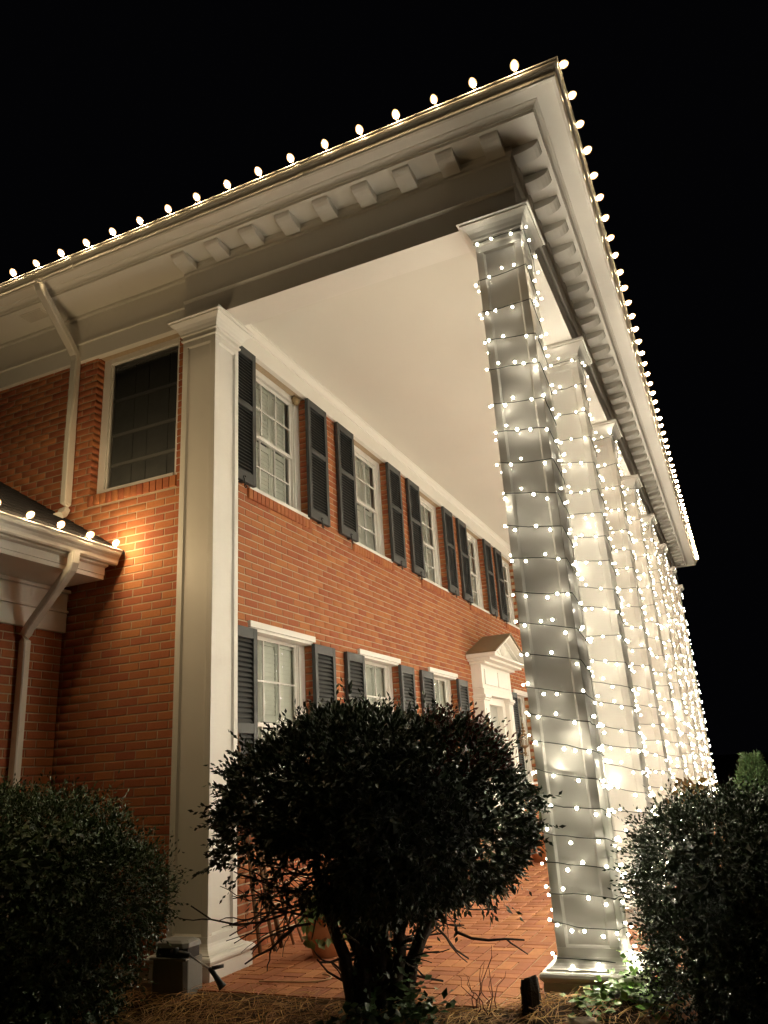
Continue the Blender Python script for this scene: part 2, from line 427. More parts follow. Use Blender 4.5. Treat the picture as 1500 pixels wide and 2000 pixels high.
# ------------------------------------------------------------------ columns
def make_column(parent):
    h = CW / 2; t = .053; zb, zt = .035, 4.70; p0, p1 = .095, 4.635
    mb = MB()
    mb.box(-h + .016, h - .016, -h + .016, h - .016, p0 - .01, p1 + .01)                       # recessed panels
    mb.box(-h, h, -h, h, FL + .01, p0 - .0); mb.box(-h, h, -h, h, p1, 4.80)                  # rails
    for a in (-1, 1):
        for b in (-1, 1):
            mb.box(min(a * h, a * (h - t)), max(a * h, a * (h - t)), min(b * h, b * (h - t)), max(b * h, b * (h - t)), p0 + .0005, p1 - .0005)
    col = mb.build('column', M['white'], parent, bevel=.003)
    mm = MB(); q = .012; e = h - t; f = h - .0155; g = h - .004
    for k in range(4):                                                                         # beads round each panel
        R = Matrix.Rotation(k * PI / 2, 3, 'Z')
        for sgn in (-1, 1):
            u0, u1 = sgn * (e + .0), sgn * (e - q)
            for (z0, z1) in ((p0 + .0135, p1 - .0135),):
                pts = [(-f, u0, z0), (-g, u0, z0), (-f, u1, z0), (-f, u0, z1), (-g, u0, z1), (-f, u1, z1)]
                mm.add([R @ Vector(p) for p in pts], [(0, 1, 2), (3, 5, 4), (1, 4, 5, 2), (0, 3, 4, 1), (0, 2, 5, 3)])
        for (za, zb_) in ((p0 + .001, p0 + .013), (p1 - .001, p1 - .013)):
            pts = [(-f, -e + .001, za), (-g, -e + .001, za), (-f, -e + .001, zb_), (-f, e - .001, za), (-g, e - .001, za), (-f, e - .001, zb_)]
            mm.add([R @ Vector(p) for p in pts], [(0, 1, 2), (3, 5, 4), (1, 4, 5, 2), (0, 3, 4, 1), (0, 2, 5, 3)])
    mm.build('panel_moulding', M['white'], col)
    b = MB(); b.square_sweep([(.076, FL - .02), (.076, -.066), (.072, -.062), (.078, -.056), (.088, -.046), (.092, -.034), (.088, -.021), (.078, -.012), (.058, -.010), (.056, -.002), (.040, .002), (.026, .010), (.014, .022), (.006, .036), (.0015, .052), (-.01, .052)], 0, 0, h)
    b.build('base', M['white'], col)
    cp = MB(); cp.square_sweep([(-.01, 4.688), (.006, 4.690), (.014, 4.697), (.014, 4.711), (.004, 4.717), (.004, 4.742), (.019, 4.746), (.021, 4.764), (.027, 4.772), (.036, 4.794), (.052, 4.818), (.072, 4.836), (.086, 4.846), (.086, 4.858), (.098, 4.860), (.103, 4.864), (.103, 4.8845), (-.01, 4.8845)], 0, 0, h)
    cp.build('capital', M['white'], col)
    return col
col0 = make_column(house); cols = []
for i in range(NCOL):
    c = col0 if i == 0 else copy_tree(col0, house)
    c.location = (CW / 2 + SP * i, -D + CW / 2, 0); cols.append(c)
pil = copy_tree(col0, house); pil.name = 'pilaster'; pil.location = (.165, -.038, 0); pil['label'] = 'unlit engaged pillar at the house corner'

# ------------------------------------------------------------------ windows and shutters of the front
def make_window(x0, x1, z0, z1, head, cx_gap):
    """window in the front wall: trim mesh with sash, panes, muntins and interior shutter as children"""
    mb = MB(); t = .105; y0, y1 = .095, .20
    mb.box(x0, x0 + t, y0, y1, z0, z1 - .0005); mb.box(x1 - t, x1, y0, y1, z0, z1 - .0005)
    mb.box(x0 + t, x1 - t, y0 + .001, y1, z1 - .07, z1 - .001)
    mb.box(x0 + t - .02, x0 + t + .012, y0 + .018, y1 - .01, z0 + .03, z1 - .071); mb.box(x1 - t - .012, x1 - t + .02, y0 + .018, y1 - .01, z0 + .03, z1 - .071)
    if head: mb.box(x0 - .012, x1 + .012, -.028, y0 - .001, z1 - .058, z1 - .003); mb.box(x0 + .02, x1 - .02, -.012, y0 - .001, z1 - .085, z1 - .0585)
    w = mb.build('window', M['trim'], house, bevel=.003)
    s = MB(); s.box(x0 + .01, x1 - .01, -.015, y0 + .10, z0 - .006, z0 + .032); s.build('sill', M['trim'], w, bevel=.003)
    gx0, gx1 = x0 + t + .012, x1 - t - .012; gz0, gz1 = z0 + .045, z1 - .075; zm = (gz0 + gz1) / 2
    for k, (a, b, yy) in enumerate(((zm - .018, gz1, .122), (gz0, zm + .018, .142))):
        s = MB(); r = .036
        s.box(gx0, gx0 + r, yy, yy + .018, a, b); s.box(gx1 - r, gx1, yy, yy + .018, a, b)
        s.box(gx0 + r, gx1 - r, yy + .0005, yy + .018, a, a + r); s.box(gx0 + r, gx1 - r, yy + .0005, yy + .018, b - r, b)
        ix0, ix1, iz0, iz1 = gx0 + r, gx1 - r, a + r, b - r; mw = .009
        for j in (1, 2):
            u = ix0 + (ix1 - ix0) * j / 3; s.box(u - mw, u + mw, yy + .002, yy + .016, iz0, iz1)
        v = (iz0 + iz1) / 2
        for j in range(3):
            ua = ix0 + (ix1 - ix0) * j / 3 + (mw if j else 0); ub = ix0 + (ix1 - ix0) * (j + 1) / 3 - (mw if j < 2 else 0)
            s.box(ua, ub, yy + .0025, yy + .0155, v - mw, v + mw)
        s.build('sash', M['trim'], w)
        for j in range(3):
            for q in range(2):
                ua = ix0 + (ix1 - ix0) * j / 3 + (mw if j else 0); ub = ix0 + (ix1 - ix0) * (j + 1) / 3 - (mw if j < 2 else 0)
                va = iz0 if q == 0 else v + mw; vb = v - mw if q == 0 else iz1
                g = MB(); g.add([(ua, yy + .009, va), (ub, yy + .009, va), (ub, yy + .009, vb), (ua, yy + .009, vb)], [(0, 1, 2, 3)])
                g.build('pane', M['glass'], w)
    # white interior plantation shutter, a gap at the right side
    s = MB(); bx0, bx1 = gx0 - .06, gx1 - cx_gap; n = 3; yb = .165
    for k in range(n):
        a = bx0 + (bx1 - bx0) * k / n + .004; b = bx0 + (bx1 - bx0) * (k + 1) / n - .004
        s.box(a, a + .035, yb, yb + .025, gz0, gz1); s.box(b - .035, b, yb, yb + .025, gz0, gz1)
        zz = [gz0, (gz0 + gz1) / 2 - .03, (gz0 + gz1) / 2 + .03, gz1]
        for q in (0, 2):
            s.box(a + .035, b - .035, yb + .001, yb + .024, zz[q], zz[q] + .06); s.box(a + .035, b - .035, yb + .001, yb + .024, zz[q + 1] - .06, zz[q + 1])
            s.box(a + .034, b - .034, yb + .0145, yb + .021, zz[q] + .05, zz[q + 1] - .05)
            z = zz[q] + .065
            while z < zz[q + 1] - .10:
                s.add([(a + .036, yb + .002, z), (b - .036, yb + .002, z), (b - .036, yb + .009, z + .044), (a + .036, yb + .009, z + .044), (a + .036, yb + .006, z), (b - .036, yb + .006, z), (b - .036, yb + .013, z + .044), (a + .036, yb + .013, z + .044)],
                      [(0, 1, 2, 3), (7, 6, 5, 4), (0, 4, 5, 1), (3, 2, 6, 7)]); z += .042
    s.build('interior_shutter', M['blind'], w)
    mb = MB(); mb.box(x0 - .02, x1 + .02, .30, .32, z0 - .05, z1 + .05); mb.build('room_dark_sheet', M['dark'], w)  # near-black sheet painting the darkness of the room behind the window
    return w
up0 = make_window(WX[0] - HALF, WX[0] + HALF, UPW[0], UPW[1], False, .055)
lo0 = make_window(WX[0] - HALF, WX[0] + HALF, LOW[0], LOW[1], True, -.05)
for i, x in enumerate(WX[1:], 1):
    o = copy_tree(up0, house); o.location = (x - WX[0], 0, 0)
    if i != 3: o = copy_tree(lo0, house); o.location = (x - WX[0], 0, 0)

def slat_mesh(w, ch, tilt):
    mb = MB(); dy, dz = ch * math.sin(tilt), ch * math.cos(tilt); th = .006
    mb.add([(0, -dy / 2, -dz / 2), (w, -dy / 2, -dz / 2), (w, dy / 2, dz / 2), (0, dy / 2, dz / 2), (0, -dy / 2 + th, -dz / 2), (w, -dy / 2 + th, -dz / 2), (w, dy / 2 + th, dz / 2), (0, dy / 2 + th, dz / 2)],
           [(0, 1, 2, 3), (7, 6, 5, 4), (0, 4, 5, 1), (3, 2, 6, 7), (0, 3, 7, 4), (1, 5, 6, 2)])
    return mb
def make_shutter(z0, z1, rails, pitch, hook):
    """local origin at the lower left corner on the wall; faces -Y"""
    w = .424; st = .055; y0, y1 = -.052, -.012; H = z1 - z0
    mb = MB(); mb.box(0, st, y0, y1, 0, H); mb.box(w - st, w, y0, y1, 0, H)
    rr = [(0, rails[0])] + [(a - z0, b - z0) for a, b in rails[2:]] + [(H - rails[1], H)]
    for a, b in rr: mb.box(st, w - st, y0 + .001, y1, a, b)
    s = mb.build('shutter', M['shutter'], house, bevel=.003)
    bk = MB(); bk.box(st - .01, w - st + .01, y1 - .003, y1 + .006, .01, H - .01); bk.build('gap_shade_sheet', M['hook'], s)  # added black sheet, paints the shade in the gaps between slats
    first = None
    for (a, b), (c_, d_) in zip(rr, rr[1:]):
        n = max(1, int(round((c_ - b) / pitch))); p_ = (c_ - b) / n
        for k in range(n):
            if first is None:
                first = slat_mesh(w - 2 * st - .002, pitch * .84, math.radians(32)).build('slat', M['shutter'], s); o = first
            else: o = copy(first, s)
            o.location = (st + .001, -.034, b + p_ * (k + .5))
    if hook:
        hk = MB(); pts = []
        for k in range(9): a = PI * (.1 + 1.3 * k / 8); pts.append((.018 * math.cos(a), 0, .03 + .018 * math.sin(a)))
        pts = pts + [(-.004, 0, -.02)]
        for k in range(1, 10): a = PI * (1.0 - 1.35 * k / 9) + PI; pts.append((-.004 + .02 - .02 * math.cos(a + PI), 0, -.045 + .02 * math.sin(a)))
        hk.tube([(x + w * .52, -.062, z) for x, _, z in pts], .0045, 5); hk.box(w * .52 - .03, w * .52 + .02, -.06, -.012, -.016, -.008)
        hk.build('hook', M['hook'], s)
    return s
us0 = make_shutter(3.585, 4.942, (.105, .082, (4.322, 4.376)), .0325, True); us0.location = (WX[0] - HALF + .055 - .424, 0, 3.585)
ls0 = make_shutter(.74, 2.283, (.11, .09, (1.42, 1.50)), .040, False); ls0.location = (WX[0] - HALF + .055 - .424, 0, .74)
for i, x in enumerate(WX):
    for s in (0, 1):
        if not (i == 0 and s == 0):
            xx = x - HALF + .050 - .424 if s == 0 else x + HALF - .050
            o = copy_tree(us0, house); o.location = (xx, 0, 3.585)
            if i != 3: o = copy_tree(ls0, house); o.location = (xx, 0, .74)

# side window with dark screen, beside the corner pilaster
mb = MB(); a, b, z0, z1 = GW; x0 = XG + .085
mb.box(x0, x0 + .1, b - .085, b, z0, z1); mb.box(x0, x0 + .1, a, a + .085, z0, z1)
mb.box(x0 + .001, x0 + .1, a + .085, b - .085, z1 - .06, z1); mb.box(x0 - .02, x0 + .1, a + .085, b - .085, z0, z0 + .06)
mb.box(x0 + .015, x0 + .06, a + .085, a + .10, z0 + .06, z1 - .06); mb.box(x0 + .015, x0 + .06, b - .10, b - .085, z0 + .06, z1 - .06)
sw = mb.build('window', M['trim'], house, bevel=.004); sw['label'] = 'dark screened window beside the corner pillar'
mb = MB(); mb.add([(x0 + .035, a + .10, z0 + .06), (x0 + .035, b - .10, z0 + .06), (x0 + .035, b - .10, z1 - .06), (x0 + .035, a + .10, z1 - .06)], [(0, 3, 2, 1)]); mb.build('pane', M['glass'], sw)
mb = MB(); zz = [z0 + .06, z0 + .32, z0 + .62, z0 + .98, z1 - .06]
for k in range(4):
    mb.box(x0 + .062, x0 + .075, a + .10, b - .10, zz[k] + .004, zz[k + 1] - .026)
    for yy in (a + .22, (a + b) / 2 - .02, b - .34): mb.box(x0 + .056, x0 + .0615, yy, yy + .02, zz[k] + .02, zz[k + 1] - .04)
mb.build('screen_panel', M['screen'], sw)
mb = MB()
for k in (1, 2, 3): mb.box(x0 + .050, x0 + .072, a + .10, b - .10, zz[k] - .024, zz[k] + .002)
mb.build('sash_rail', mat('shaded_rail_paint', (.34, .335, .32), .6, .3), sw)  # greyer copy of the rail paint, shade put into its colour

# ------------------------------------------------------------------ door with pedimented surround
surr = MB(); a, b = DX - .82, DX + .82; yf = -.20
for s in (a, b - .26):
    surr.box(s, s + .26, yf + .03, .02, FL, 2.02); surr.box(s + .05, s + .21, yf + .018, yf + .0295, FL + .35, 1.9)
    surr.box(s - .012, s + .272, yf + .012, .02, 2.021, 2.05); surr.box(s - .03, s + .29, yf - .008, .02, 2.051, 2.10); surr.box(s - .01, s + .27, yf + .02, .02, FL + .001, FL + .22)
surr.box(a + .01, b - .01, yf + .02, .02, 2.101, 2.20)
surr.box(a, b, yf + .03, .02, 2.201, 2.56)
for k in range(2): surr.box(DX - .70 + k * .72, DX - .02 + k * .72, yf + .012, yf + .0295, 2.26, 2.50)
surr.box(a - .05, b + .05, yf - .05, .02, 2.561, 2.60); surr.box(a - .12, b + .12, yf - .16, .02, 2.601, 2.64); surr.box(a - .17, b + .17, yf - .26, .02, 2.641, 2.675)
so = surr.build('door_surround', M['white'], house, bevel=.005)
pt = MB(); zt = 3.075; e0, e1 = a - .17, b + .17
pt.add([(e0 + .12, yf - .10, 2.676), (e1 - .12, yf - .10, 2.676), (DX, yf - .10, zt - .06), (e0 + .12, .02, 2.676), (e1 - .12, .02, 2.676), (DX, .02, zt - .06)], [(0, 1, 2), (5, 4, 3), (0, 3, 4, 1), (1, 4, 5, 2), (2, 5, 3, 0)])
for sx in (-1, 1):       # raking cornice and fan ribs
    ex = e0 if sx < 0 else e1
    for (dz0, dz1, yy) in ((-.075, -.035, yf - .16), (-.035, .0, yf - .26)):
        q = [(ex, yy, 2.676 + max(0, .035 + dz0)), (DX, yy, zt + dz0), (DX, yy, zt + dz1), (ex, yy, 2.70 + dz1 + .01)]
        pt.add(q + [(x, .02, z) for x, y, z in q], [(0, 1, 2, 3), (7, 6, 5, 4), (0, 4, 5, 1), (1, 5, 6, 2), (2, 6, 7, 3), (3, 7, 4, 0)])
for ang in (.35, .95, PI / 2, PI - .95, PI - .35):
    L_ = .24 if abs(ang - PI / 2) < .1 else (.26 if .9 < ang < 2.3 else .42)
    pt.tube([(DX, yf - .105, 2.69), (DX + L_ * math.cos(ang), yf - .105, 2.69 + L_ * math.sin(ang) * .95)], .009, 4)
pt.build('pediment', M['white'], so)
rf = MB()
for sx in (-1, 1):
    ex = (e0 - .02) if sx < 0 else (e1 + .02)
    q = [(ex, yf - .285, 2.700), (DX, yf - .285, zt + .012), (DX, yf - .285, zt + .032), (ex, yf - .285, 2.720)]
    rf.add(q + [(x, .02, z) for x, y, z in q], [(0, 1, 2, 3), (7, 6, 5, 4), (0, 4, 5, 1), (1, 5, 6, 2), (2, 6, 7, 3), (3, 7, 4, 0)])
rf.build('pediment_roof', M['copper'], so)
dr = MB(); dr.box(DX - .56, DX - .40, -.10, .08, FL, 2.095); dr.box(DX + .40, DX + .56, -.10, .08, FL, 2.095); dr.box(DX - .40, DX + .40, -.099, .08, 1.98, 2.095)
dr.build('door_frame', M['white'], so, bevel=.004)
dd = MB(); dd.box(DX - .40, DX + .40, .0, .045, FL, 1.979)
for k in range(2):
    for q in range(3): dd.box(DX - .33 + k * .36, DX - .03 + k * .36, -.008, -.0005, .05 + q * .62, .52 + q * .62)
door = dd.build('door', mat('door_paint', (.42, .42, .38), .45, .4), house, bevel=.003)
hd = MB(); hd.lathe([(.0, -.03), (.025, -.022), (.03, 0), (.02, .02), (.0, .03)], (DX + .33, -.04, .95), 10); hd.build('handle', M['brass'], door, True)

# ------------------------------------------------------------------ main downspout
def rect_pipe(mb, pts, a, b):
    """rectangular pipe: half sizes a (first axis, world X) b"""
    pts = [Vector(p) for p in pts]; rings = []
    for i, p in enumerate(pts):
        t = (pts[min(i + 1, len(pts) - 1)] - pts[max(i - 1, 0)]).normalized()
        u = Vector((0, 1, 0)) if abs(t.x) > abs(t.y) else Vector((1, 0, 0))
        u = (u - t * u.dot(t)).normalized(); w = t.cross(u)
        c = .25
        rings.append([p + u * (a * sx) + w * (b * sy) for sx, sy in ((-1, -1 + c), (-1 + c, -1), (1 - c, -1), (1, -1 + c), (1, 1 - c), (1 - c, 1), (-1 + c, 1), (-1, 1 - c))])
    mb.rings(rings, 0, True, True)
mb = MB()
rect_pipe(mb, [(-.452, 1.43, 5.50), (-.452, 1.43, 5.47), (-.43, 1.435, 5.435), (-.38, 1.44, 5.395), (.02, 1.475, 5.06), (.07, 1.48, 5.01), (.085, 1.48, 4.95), (.085, 1.475, 4.2), (.085, 1.465, 3.50), (.075, 1.46, 3.44), (.04, 1.45, 3.385), (-.02, 1.43, 3.35)], .042, .032)
mb.build('downspout', M['gutter'], house)

# mud nest by the first upper window
def blob(name, material, c, r, seed, parent=None, n=2):
    import bmesh
    bm = bmesh.new(); bmesh.ops.create_icosphere(bm, subdivisions=n, radius=1); rr = random.Random(seed)
    for v_ in bm.verts:
        k = 1 + rr.uniform(-.22, .22); v_.co = Vector((v_.co.x * r[0] * k + c[0], v_.co.y * r[1] * k + c[1], v_.co.z * r[2] * k + c[2]))
    me = bpy.data.meshes.new(name); bm.to_mesh(me); bm.free(); me.materials.append(material)
    for p in me.polygons: p.use_smooth = True
    o = bpy.data.objects.new(name, me); link(o, parent); return o
tag(blob('mud_nest', M['mud'], (1.80, .07, 4.915), (.055, .035, .05), 3, n=3), 'small mud nest in the top corner of the upstairs window', 'nest')

# ------------------------------------------------------------------ porch floor
mb = MB(); mb.box(-.24, XE + .4, -D - .36, .0, FL - .25, FL - .008)
floor = mb.build('porch_floor', M['mortar'], None); tag(floor, kind='structure')
pm = []; S2 = .1985; bw = S2 / 2
def paver(cx, cy, lx, ly):
    j = .0055
    L_, W_ = (lx, ly) if lx >= ly else (ly, lx)
    R = Matrix.Rotation(-PI / 2, 4, 'X'); Z = Matrix.Rotation(0 if lx >= ly else PI / 2, 4, 'Z')
    pm.append(Matrix.Translation((cx, cy, FL + jit(.0015))) @ Z @ Euler((jit(.008), jit(.008), 0)).to_matrix().to_4x4() @ R @ Matrix.Diagonal((L_ - 2 * j, .05, W_ - 2 * j, 1)))
y = -D - .36 + .002
while y < -.02:       # rowlock edge along the front of the slab
    paver(-.24 + S2 / 2 + .002, y + bw / 2, S2, bw); y += bw
nx = int((XE + .4 - (-.24 + S2)) / S2); nyy = int((D + .36) / S2)
for i in range(nx):
    for j in range(nyy):
        x0 = -.24 + S2 + .003 + i * S2; y0 = -.006 - (j + 1) * S2
        for k in range(2):
            if (i + j) % 2: paver(x0 + S2 / 2, y0 + bw * (k + .5), S2, bw)
            else: paver(x0 + bw * (k + .5), y0 + S2 / 2, bw, S2)
place_bricks(pm, floor, 'brick', PAVER_ME, M['paverj'], 'far_pavers')

# ------------------------------------------------------------------ side wing
wing = tag(empty('house_wing'), 'low brick side wing with white eave and gutter beside the tall house', 'house wing')
mb = MB(); mb.box(-6.0, XG - .01, YW + .0055, YW + .25, FL - .1, 2.72)
ww = mb.build('wall', M['mortar'], wing)
place_bricks([brick_matrix('y', r, YW) for r in brick_rects(-2.6, XG - .012, FL - .01, 2.36, [], .05)], ww, 'brick', BRICK_ME, M['brickj'], 'far_bricks')
mb = MB(); mb.box(-6, XG - .012, YW - .035, YW + .008, 2.335, 2.498); mb.box(-6, XG - .012, YW - .055, YW + .008, 2.5, 2.522); mb.box(-6, XG - .012, YW - .03, YW + .008, 2.524, 2.668); mb.box(-6, XG - .012, YW - .065, YW + .008, 2.67, 2.698)
mb.build('frieze', M['white'], wing, bevel=.004)
prof = [(YW - .03, 2.702), (.905, 2.702), (.905, 2.735), (.897, 2.74), (.897, 2.80), (.86, 2.808), (.86, 2.83), (.86, 2.92), (YW - .03, 2.92)]
mb = MB(); mb.rings([[(-6, y, z) for y, z in prof], [(.02, y, z) for y, z in prof]]); mb.build('eave', M['white'], wing)
g = [(.432, 2.822), (.47, 2.822), (.478, 2.836), (.48, 2.862), (.49, 2.884), (.506, 2.90), (.512, 2.915), (.512, 2.932), (.522, 2.937), (.522, 2.946), (.504, 2.946), (.5, 2.915), (.485, 2.90), (.47, 2.87), (.466, 2.838), (.438, 2.838), (.438, 2.94), (.432, 2.94)]
g = [(.858 - (d - .432) * 1.05, z) for d, z in g]
mb = MB(); mb.rings([[(-6, y, z) for y, z in g], [(.07, y, z) for y, z in g]])
mb.rings([[(.071, y, z) for y, z in (g[0], g[1], g[2], g[4], g[6], g[9], g[16])], [(.074, y, z) for y, z in (g[0], g[1], g[2], g[4], g[6], g[9], g[16])]])
mb.build('gutter', M['gutter'], wing)
mb = MB(); q = [(.80, 2.926), (.80, 2.950), (3.8, 4.78), (3.8, 4.75)]
mb.rings([[(-6, y, z) for y, z in q], [(XG - .004, y, z) for y, z in q]]); wr = mb.build('roof', M['shingle'], wing)
sh = MB(); rr = random.Random(2)
for k in range(16):
    s0 = k * .14; x = -2.4 + rr.random() * .2
    while x < XG - .02:
        w_ = min(.30, XG - .006 - x); yy, z_ = .80 + s0 * .854, 2.953 + s0 * .521
        th = .006 + rr.random() * .004
        sh.add([(x + .003, yy, z_ + .001), (x + w_ - .003, yy, z_ + .001), (x + w_ - .003, yy + .14, z_ + .0855), (x + .003, yy + .14, z_ + .0855), (x + .003, yy, z_ + th), (x + w_ - .003, yy, z_ + th), (x + w_ - .003, yy + .14, z_ + .0865), (x + .003, yy + .14, z_ + .0865)],
               [(4, 5, 6, 7), (0, 1, 5, 4), (1, 2, 6, 5), (3, 0, 4, 7)]); x += .30
sh.build('shingles', M['shingle'], wr)['kind'] = 'stuff'
mb = MB(); rect_pipe(mb, [(-.40, .815, 2.825), (-.40, .815, 2.74), (-.398, .83, 2.70), (-.32, 1.315, 2.31), (-.305, 1.362, 2.265), (-.30, 1.372, 2.21), (-.285, 1.375, 1.4), (-.28, 1.375, FL - .05)], .038, .032)
mb.build('downspout', M['gutter'], wing)

# ------------------------------------------------------------------ mini light strings wound round the columns
def mini_bulb(k):
    mb = MB()
    mb.lathe([(.0022, -.009), (.0044, -.008), (.0048, -.002), (.0048, .0)], sides=6, m=0, caps=True)
    mb.lathe([(.0046, .0), (.0062, .004), (.0072, .010), (.0072, .0135), (.0068, .0145)], sides=8, m=1, caps=False); mb.lathe([(.0068, .0145), (.0066, .0146)], sides=8, m=2, caps=True)
    o = mb.build('bulb', [M['wire'], emit('led_side', (1.0, .905, .70), LED_SIDE * k), emit('led_tip', (1.0, .905, .70), LED_FRONT * k)]); d = o.data; bpy.data.objects.remove(o); return d
BULBS = [mini_bulb(k) for k in (.45, .8, 1.0, 1.25, 1.75)]
ZL = [4.70, 4.399, 4.139, 3.9, 3.667, 3.405, 3.191, 2.971, 2.747, 2.53, 2.307, 2.091, 1.889, 1.699, 1.497, 1.342, 1.183, 1.029, .846, .68, .524, .361, .22, .044]
ZR = [4.715, 4.423, 4.135, 3.857, 3.629, 3.367, 3.142, 2.922, 2.682, 2.46, 2.25, 2.031, 1.81, 1.622, 1.425, 1.265, 1.103, .95, .792, .637, .485, .337, .184, .023]
ORD = ['near corner', 'second', 'third', 'fourth', 'fifth', 'sixth', 'seventh', 'farthest']
def wind(i):
    rr = random.Random(100 + i)
    cx, cy = CW / 2 + SP * i, -D + CW / 2; h = CW / 2 + .005
    zl = list(ZL); zrr = list(ZR)
    if i:
        o1 = rr.uniform(-.09, .09)
        zl = [z + (o1 if 0 < k < len(zl) - 1 else 0) + rr.uniform(-.03, .03) for k, z in enumerate(zl)]; zrr = [z + (o1 if 0 < k < len(zl) - 1 else 0) + rr.uniform(-.03, .03) for k, z in enumerate(zrr)]
        zl[0] = 4.70; zrr[0] = 4.712
    cor = [(-h, h), (-h, -h), (h, -h), (h, h)]; nor = [(-1, 0), (0, -1), (1, 0), (0, 1)]
    pts = []                      # (point, outward)
    K = len(zl)
    for k in range(K):
        zn = zl[k + 1] if k + 1 < K else zl[k] - .03
        zc = [zl[k], zrr[k], zrr[k] + (zn - zrr[k]) * .36, zrr[k] + (zn - zrr[k]) * .68, zn]
        for f in range(4):
            a, b = cor[f], cor[(f + 1) % 4]
            n = 5; bow = rr.uniform(-.010, .016)
            for j in range(n):
                t = j / n
                out = .003 + rr.uniform(0, .004) + (.014 if k == 0 else 0); sag = -bow * math.sin(PI * t) + (rr.uniform(-.004, .004) if j else 0)
                pts.append((Vector((cx + a[0] + (b[0] - a[0]) * t + nor[f][0] * out, cy + a[1] + (b[1] - a[1]) * t + nor[f][1] * out, max(zc[f] + (zc[f + 1] - zc[f]) * t + sag, -.005))), Vector((*nor[f], 0))))
    root = tag(empty('column_light_string', (cx, cy, 0)), ('string of white mini lights wrapped round the column nearest the house corner' if False else
               {0: 'string of white mini lights spiralling up the front corner column', 7: 'string of white mini lights spiralling up the farthest column'}.get(i, 'string of white mini lights spiralling up the %s column from the front corner' % ORD[i])), 'string lights', 'light strings wrapped round the columns')
    off = Vector((cx, cy, 0))
    mb = MB(); mb.tube([p - off for p, _ in pts], .0027, 4); mb.build('wire', M['wire'], root)
    s = 0.0; nxt = .03
    for (p, n), (q, n2) in zip(pts, pts[1:]):
        L_ = (q - p).length
        while nxt < s + L_:
            t = (nxt - s) / L_; c = p.lerp(q, t); along = (q - p).normalized()
            flare = rr.random() < .07
            d = (n * (.6 if flare else 1) + Vector((0, 0, 1)) * (rr.choice((-1, 1, -1)) * rr.uniform(.5, 1.0) if flare else rr.gauss(-.05, .2)) + along * rr.gauss(0, .22)).normalized()
            c = c + n * .005 + d * .008 + Vector((0, 0, rr.choice((1, -1, -1)) * rr.uniform(.0, .034)))
            o = bpy.data.objects.new('bulb', rr.choice(BULBS)); link(o, root)
            o.matrix_local = Matrix.Translation(c - off) @ d.to_track_quat('Z', 'Y').to_matrix().to_4x4() @ Matrix.Scale(rr.uniform(.95, 1.18), 4)
            nxt += .107 * rr.uniform(.55, 1.45)
        s += L_
    return root
for i in range(NCOL): wind(i)

# ------------------------------------------------------------------ large roofline bulbs
def c9_mesh():
    mb = MB(); mb.lathe([(.008, .0), (.015, .006), (.0200, .016), (.0215, .027), (.0195, .040), (.0140, .052), (.007, .060), (.0015, .063)], sides=10, m=0, caps=True)
    o = mb.build('core', M['c9'], None, True); core = o.data; bpy.data.objects.remove(o)
    mb = MB(); mb.lathe([(.011, -.004), (.024, .004), (.0315, .016), (.034, .030), (.0315, .045), (.024, .060), (.012, .071), (.002, .075)], sides=14, m=0, caps=True)
    o = mb.build('bulb', M['halo_shell'], None, True); me = o.data; bpy.data.objects.remove(o)
    mb = MB(); mb.lathe([(.010, -.030), (.0125, -.028), (.0125, .004), (.009, .006)], sides=8); mb.box(-.016, .016, -.004, .004, -.046, -.029)
    o = mb.build('socket', M['greybox']); sm = o.data; bpy.data.objects.remove(o)
    return me, sm, core
C9, SOCK, CORE = c9_mesh()
def roof_string(label, pos, outs, seed, up=.62):
    rr = random.Random(seed); root = tag(empty('roofline_light_string', pos[0]), label, 'string lights', 'roofline light strings'); off = Vector(pos[0])
    wp = []
    for k, (p, out) in enumerate(zip(pos, outs)):
        d = (Vector(out) * .8 + Vector((0, 0, up)) + Vector((rr.uniform(-.2, .2), rr.uniform(-.2, .2), rr.uniform(-.15, .15)))).normalized()
        b = bpy.data.objects.new('bulb', C9); link(b, root)
        b.matrix_local = Matrix.Translation(Vector(p) - off) @ d.to_track_quat('Z', 'Y').to_matrix().to_4x4() @ Matrix.Scale(.86 * rr.uniform(.93, 1.05), 4)
        s = bpy.data.objects.new('socket', SOCK); link(s, b)
        s = bpy.data.objects.new('filament_core', CORE); link(s, b)
        wp.append(Vector(p) - off - d * .03)
        if k + 1 < len(pos): wp.append((Vector(p) + Vector(pos[k + 1])) / 2 - off + Vector((0, 0, -.032)))
    mb = MB(); mb.tube(wp, .0035, 4); mb.build('wire', M['wire'], root)
zb = 5.632
gp = [(-.500, 1.71 - .2995 * k, zb) for k in range(17)]; gp = [(-.500, 2.61, zb), (-.500, 2.31, zb), (-.500, 2.01, zb)] + gp
roof_string('large warm bulbs along the gutter of the tall house end wall', gp, [(-1, 0, 0)] * len(gp), 1)
cp = [(-.39 + .2985 * k, -D - .500, zb) for k in range(54)]
roof_string('long row of large white bulbs along the gutter above the columns', cp, [(0, -1, 0)] * len(cp), 2, .30)
wp_ = [(-.02 - .292 * k, .775, 2.972) for k in range(8)]
roof_string('row of large warm bulbs along the low wing gutter', wp_, [(0, -1, 0)] * len(wp_), 3, .42)

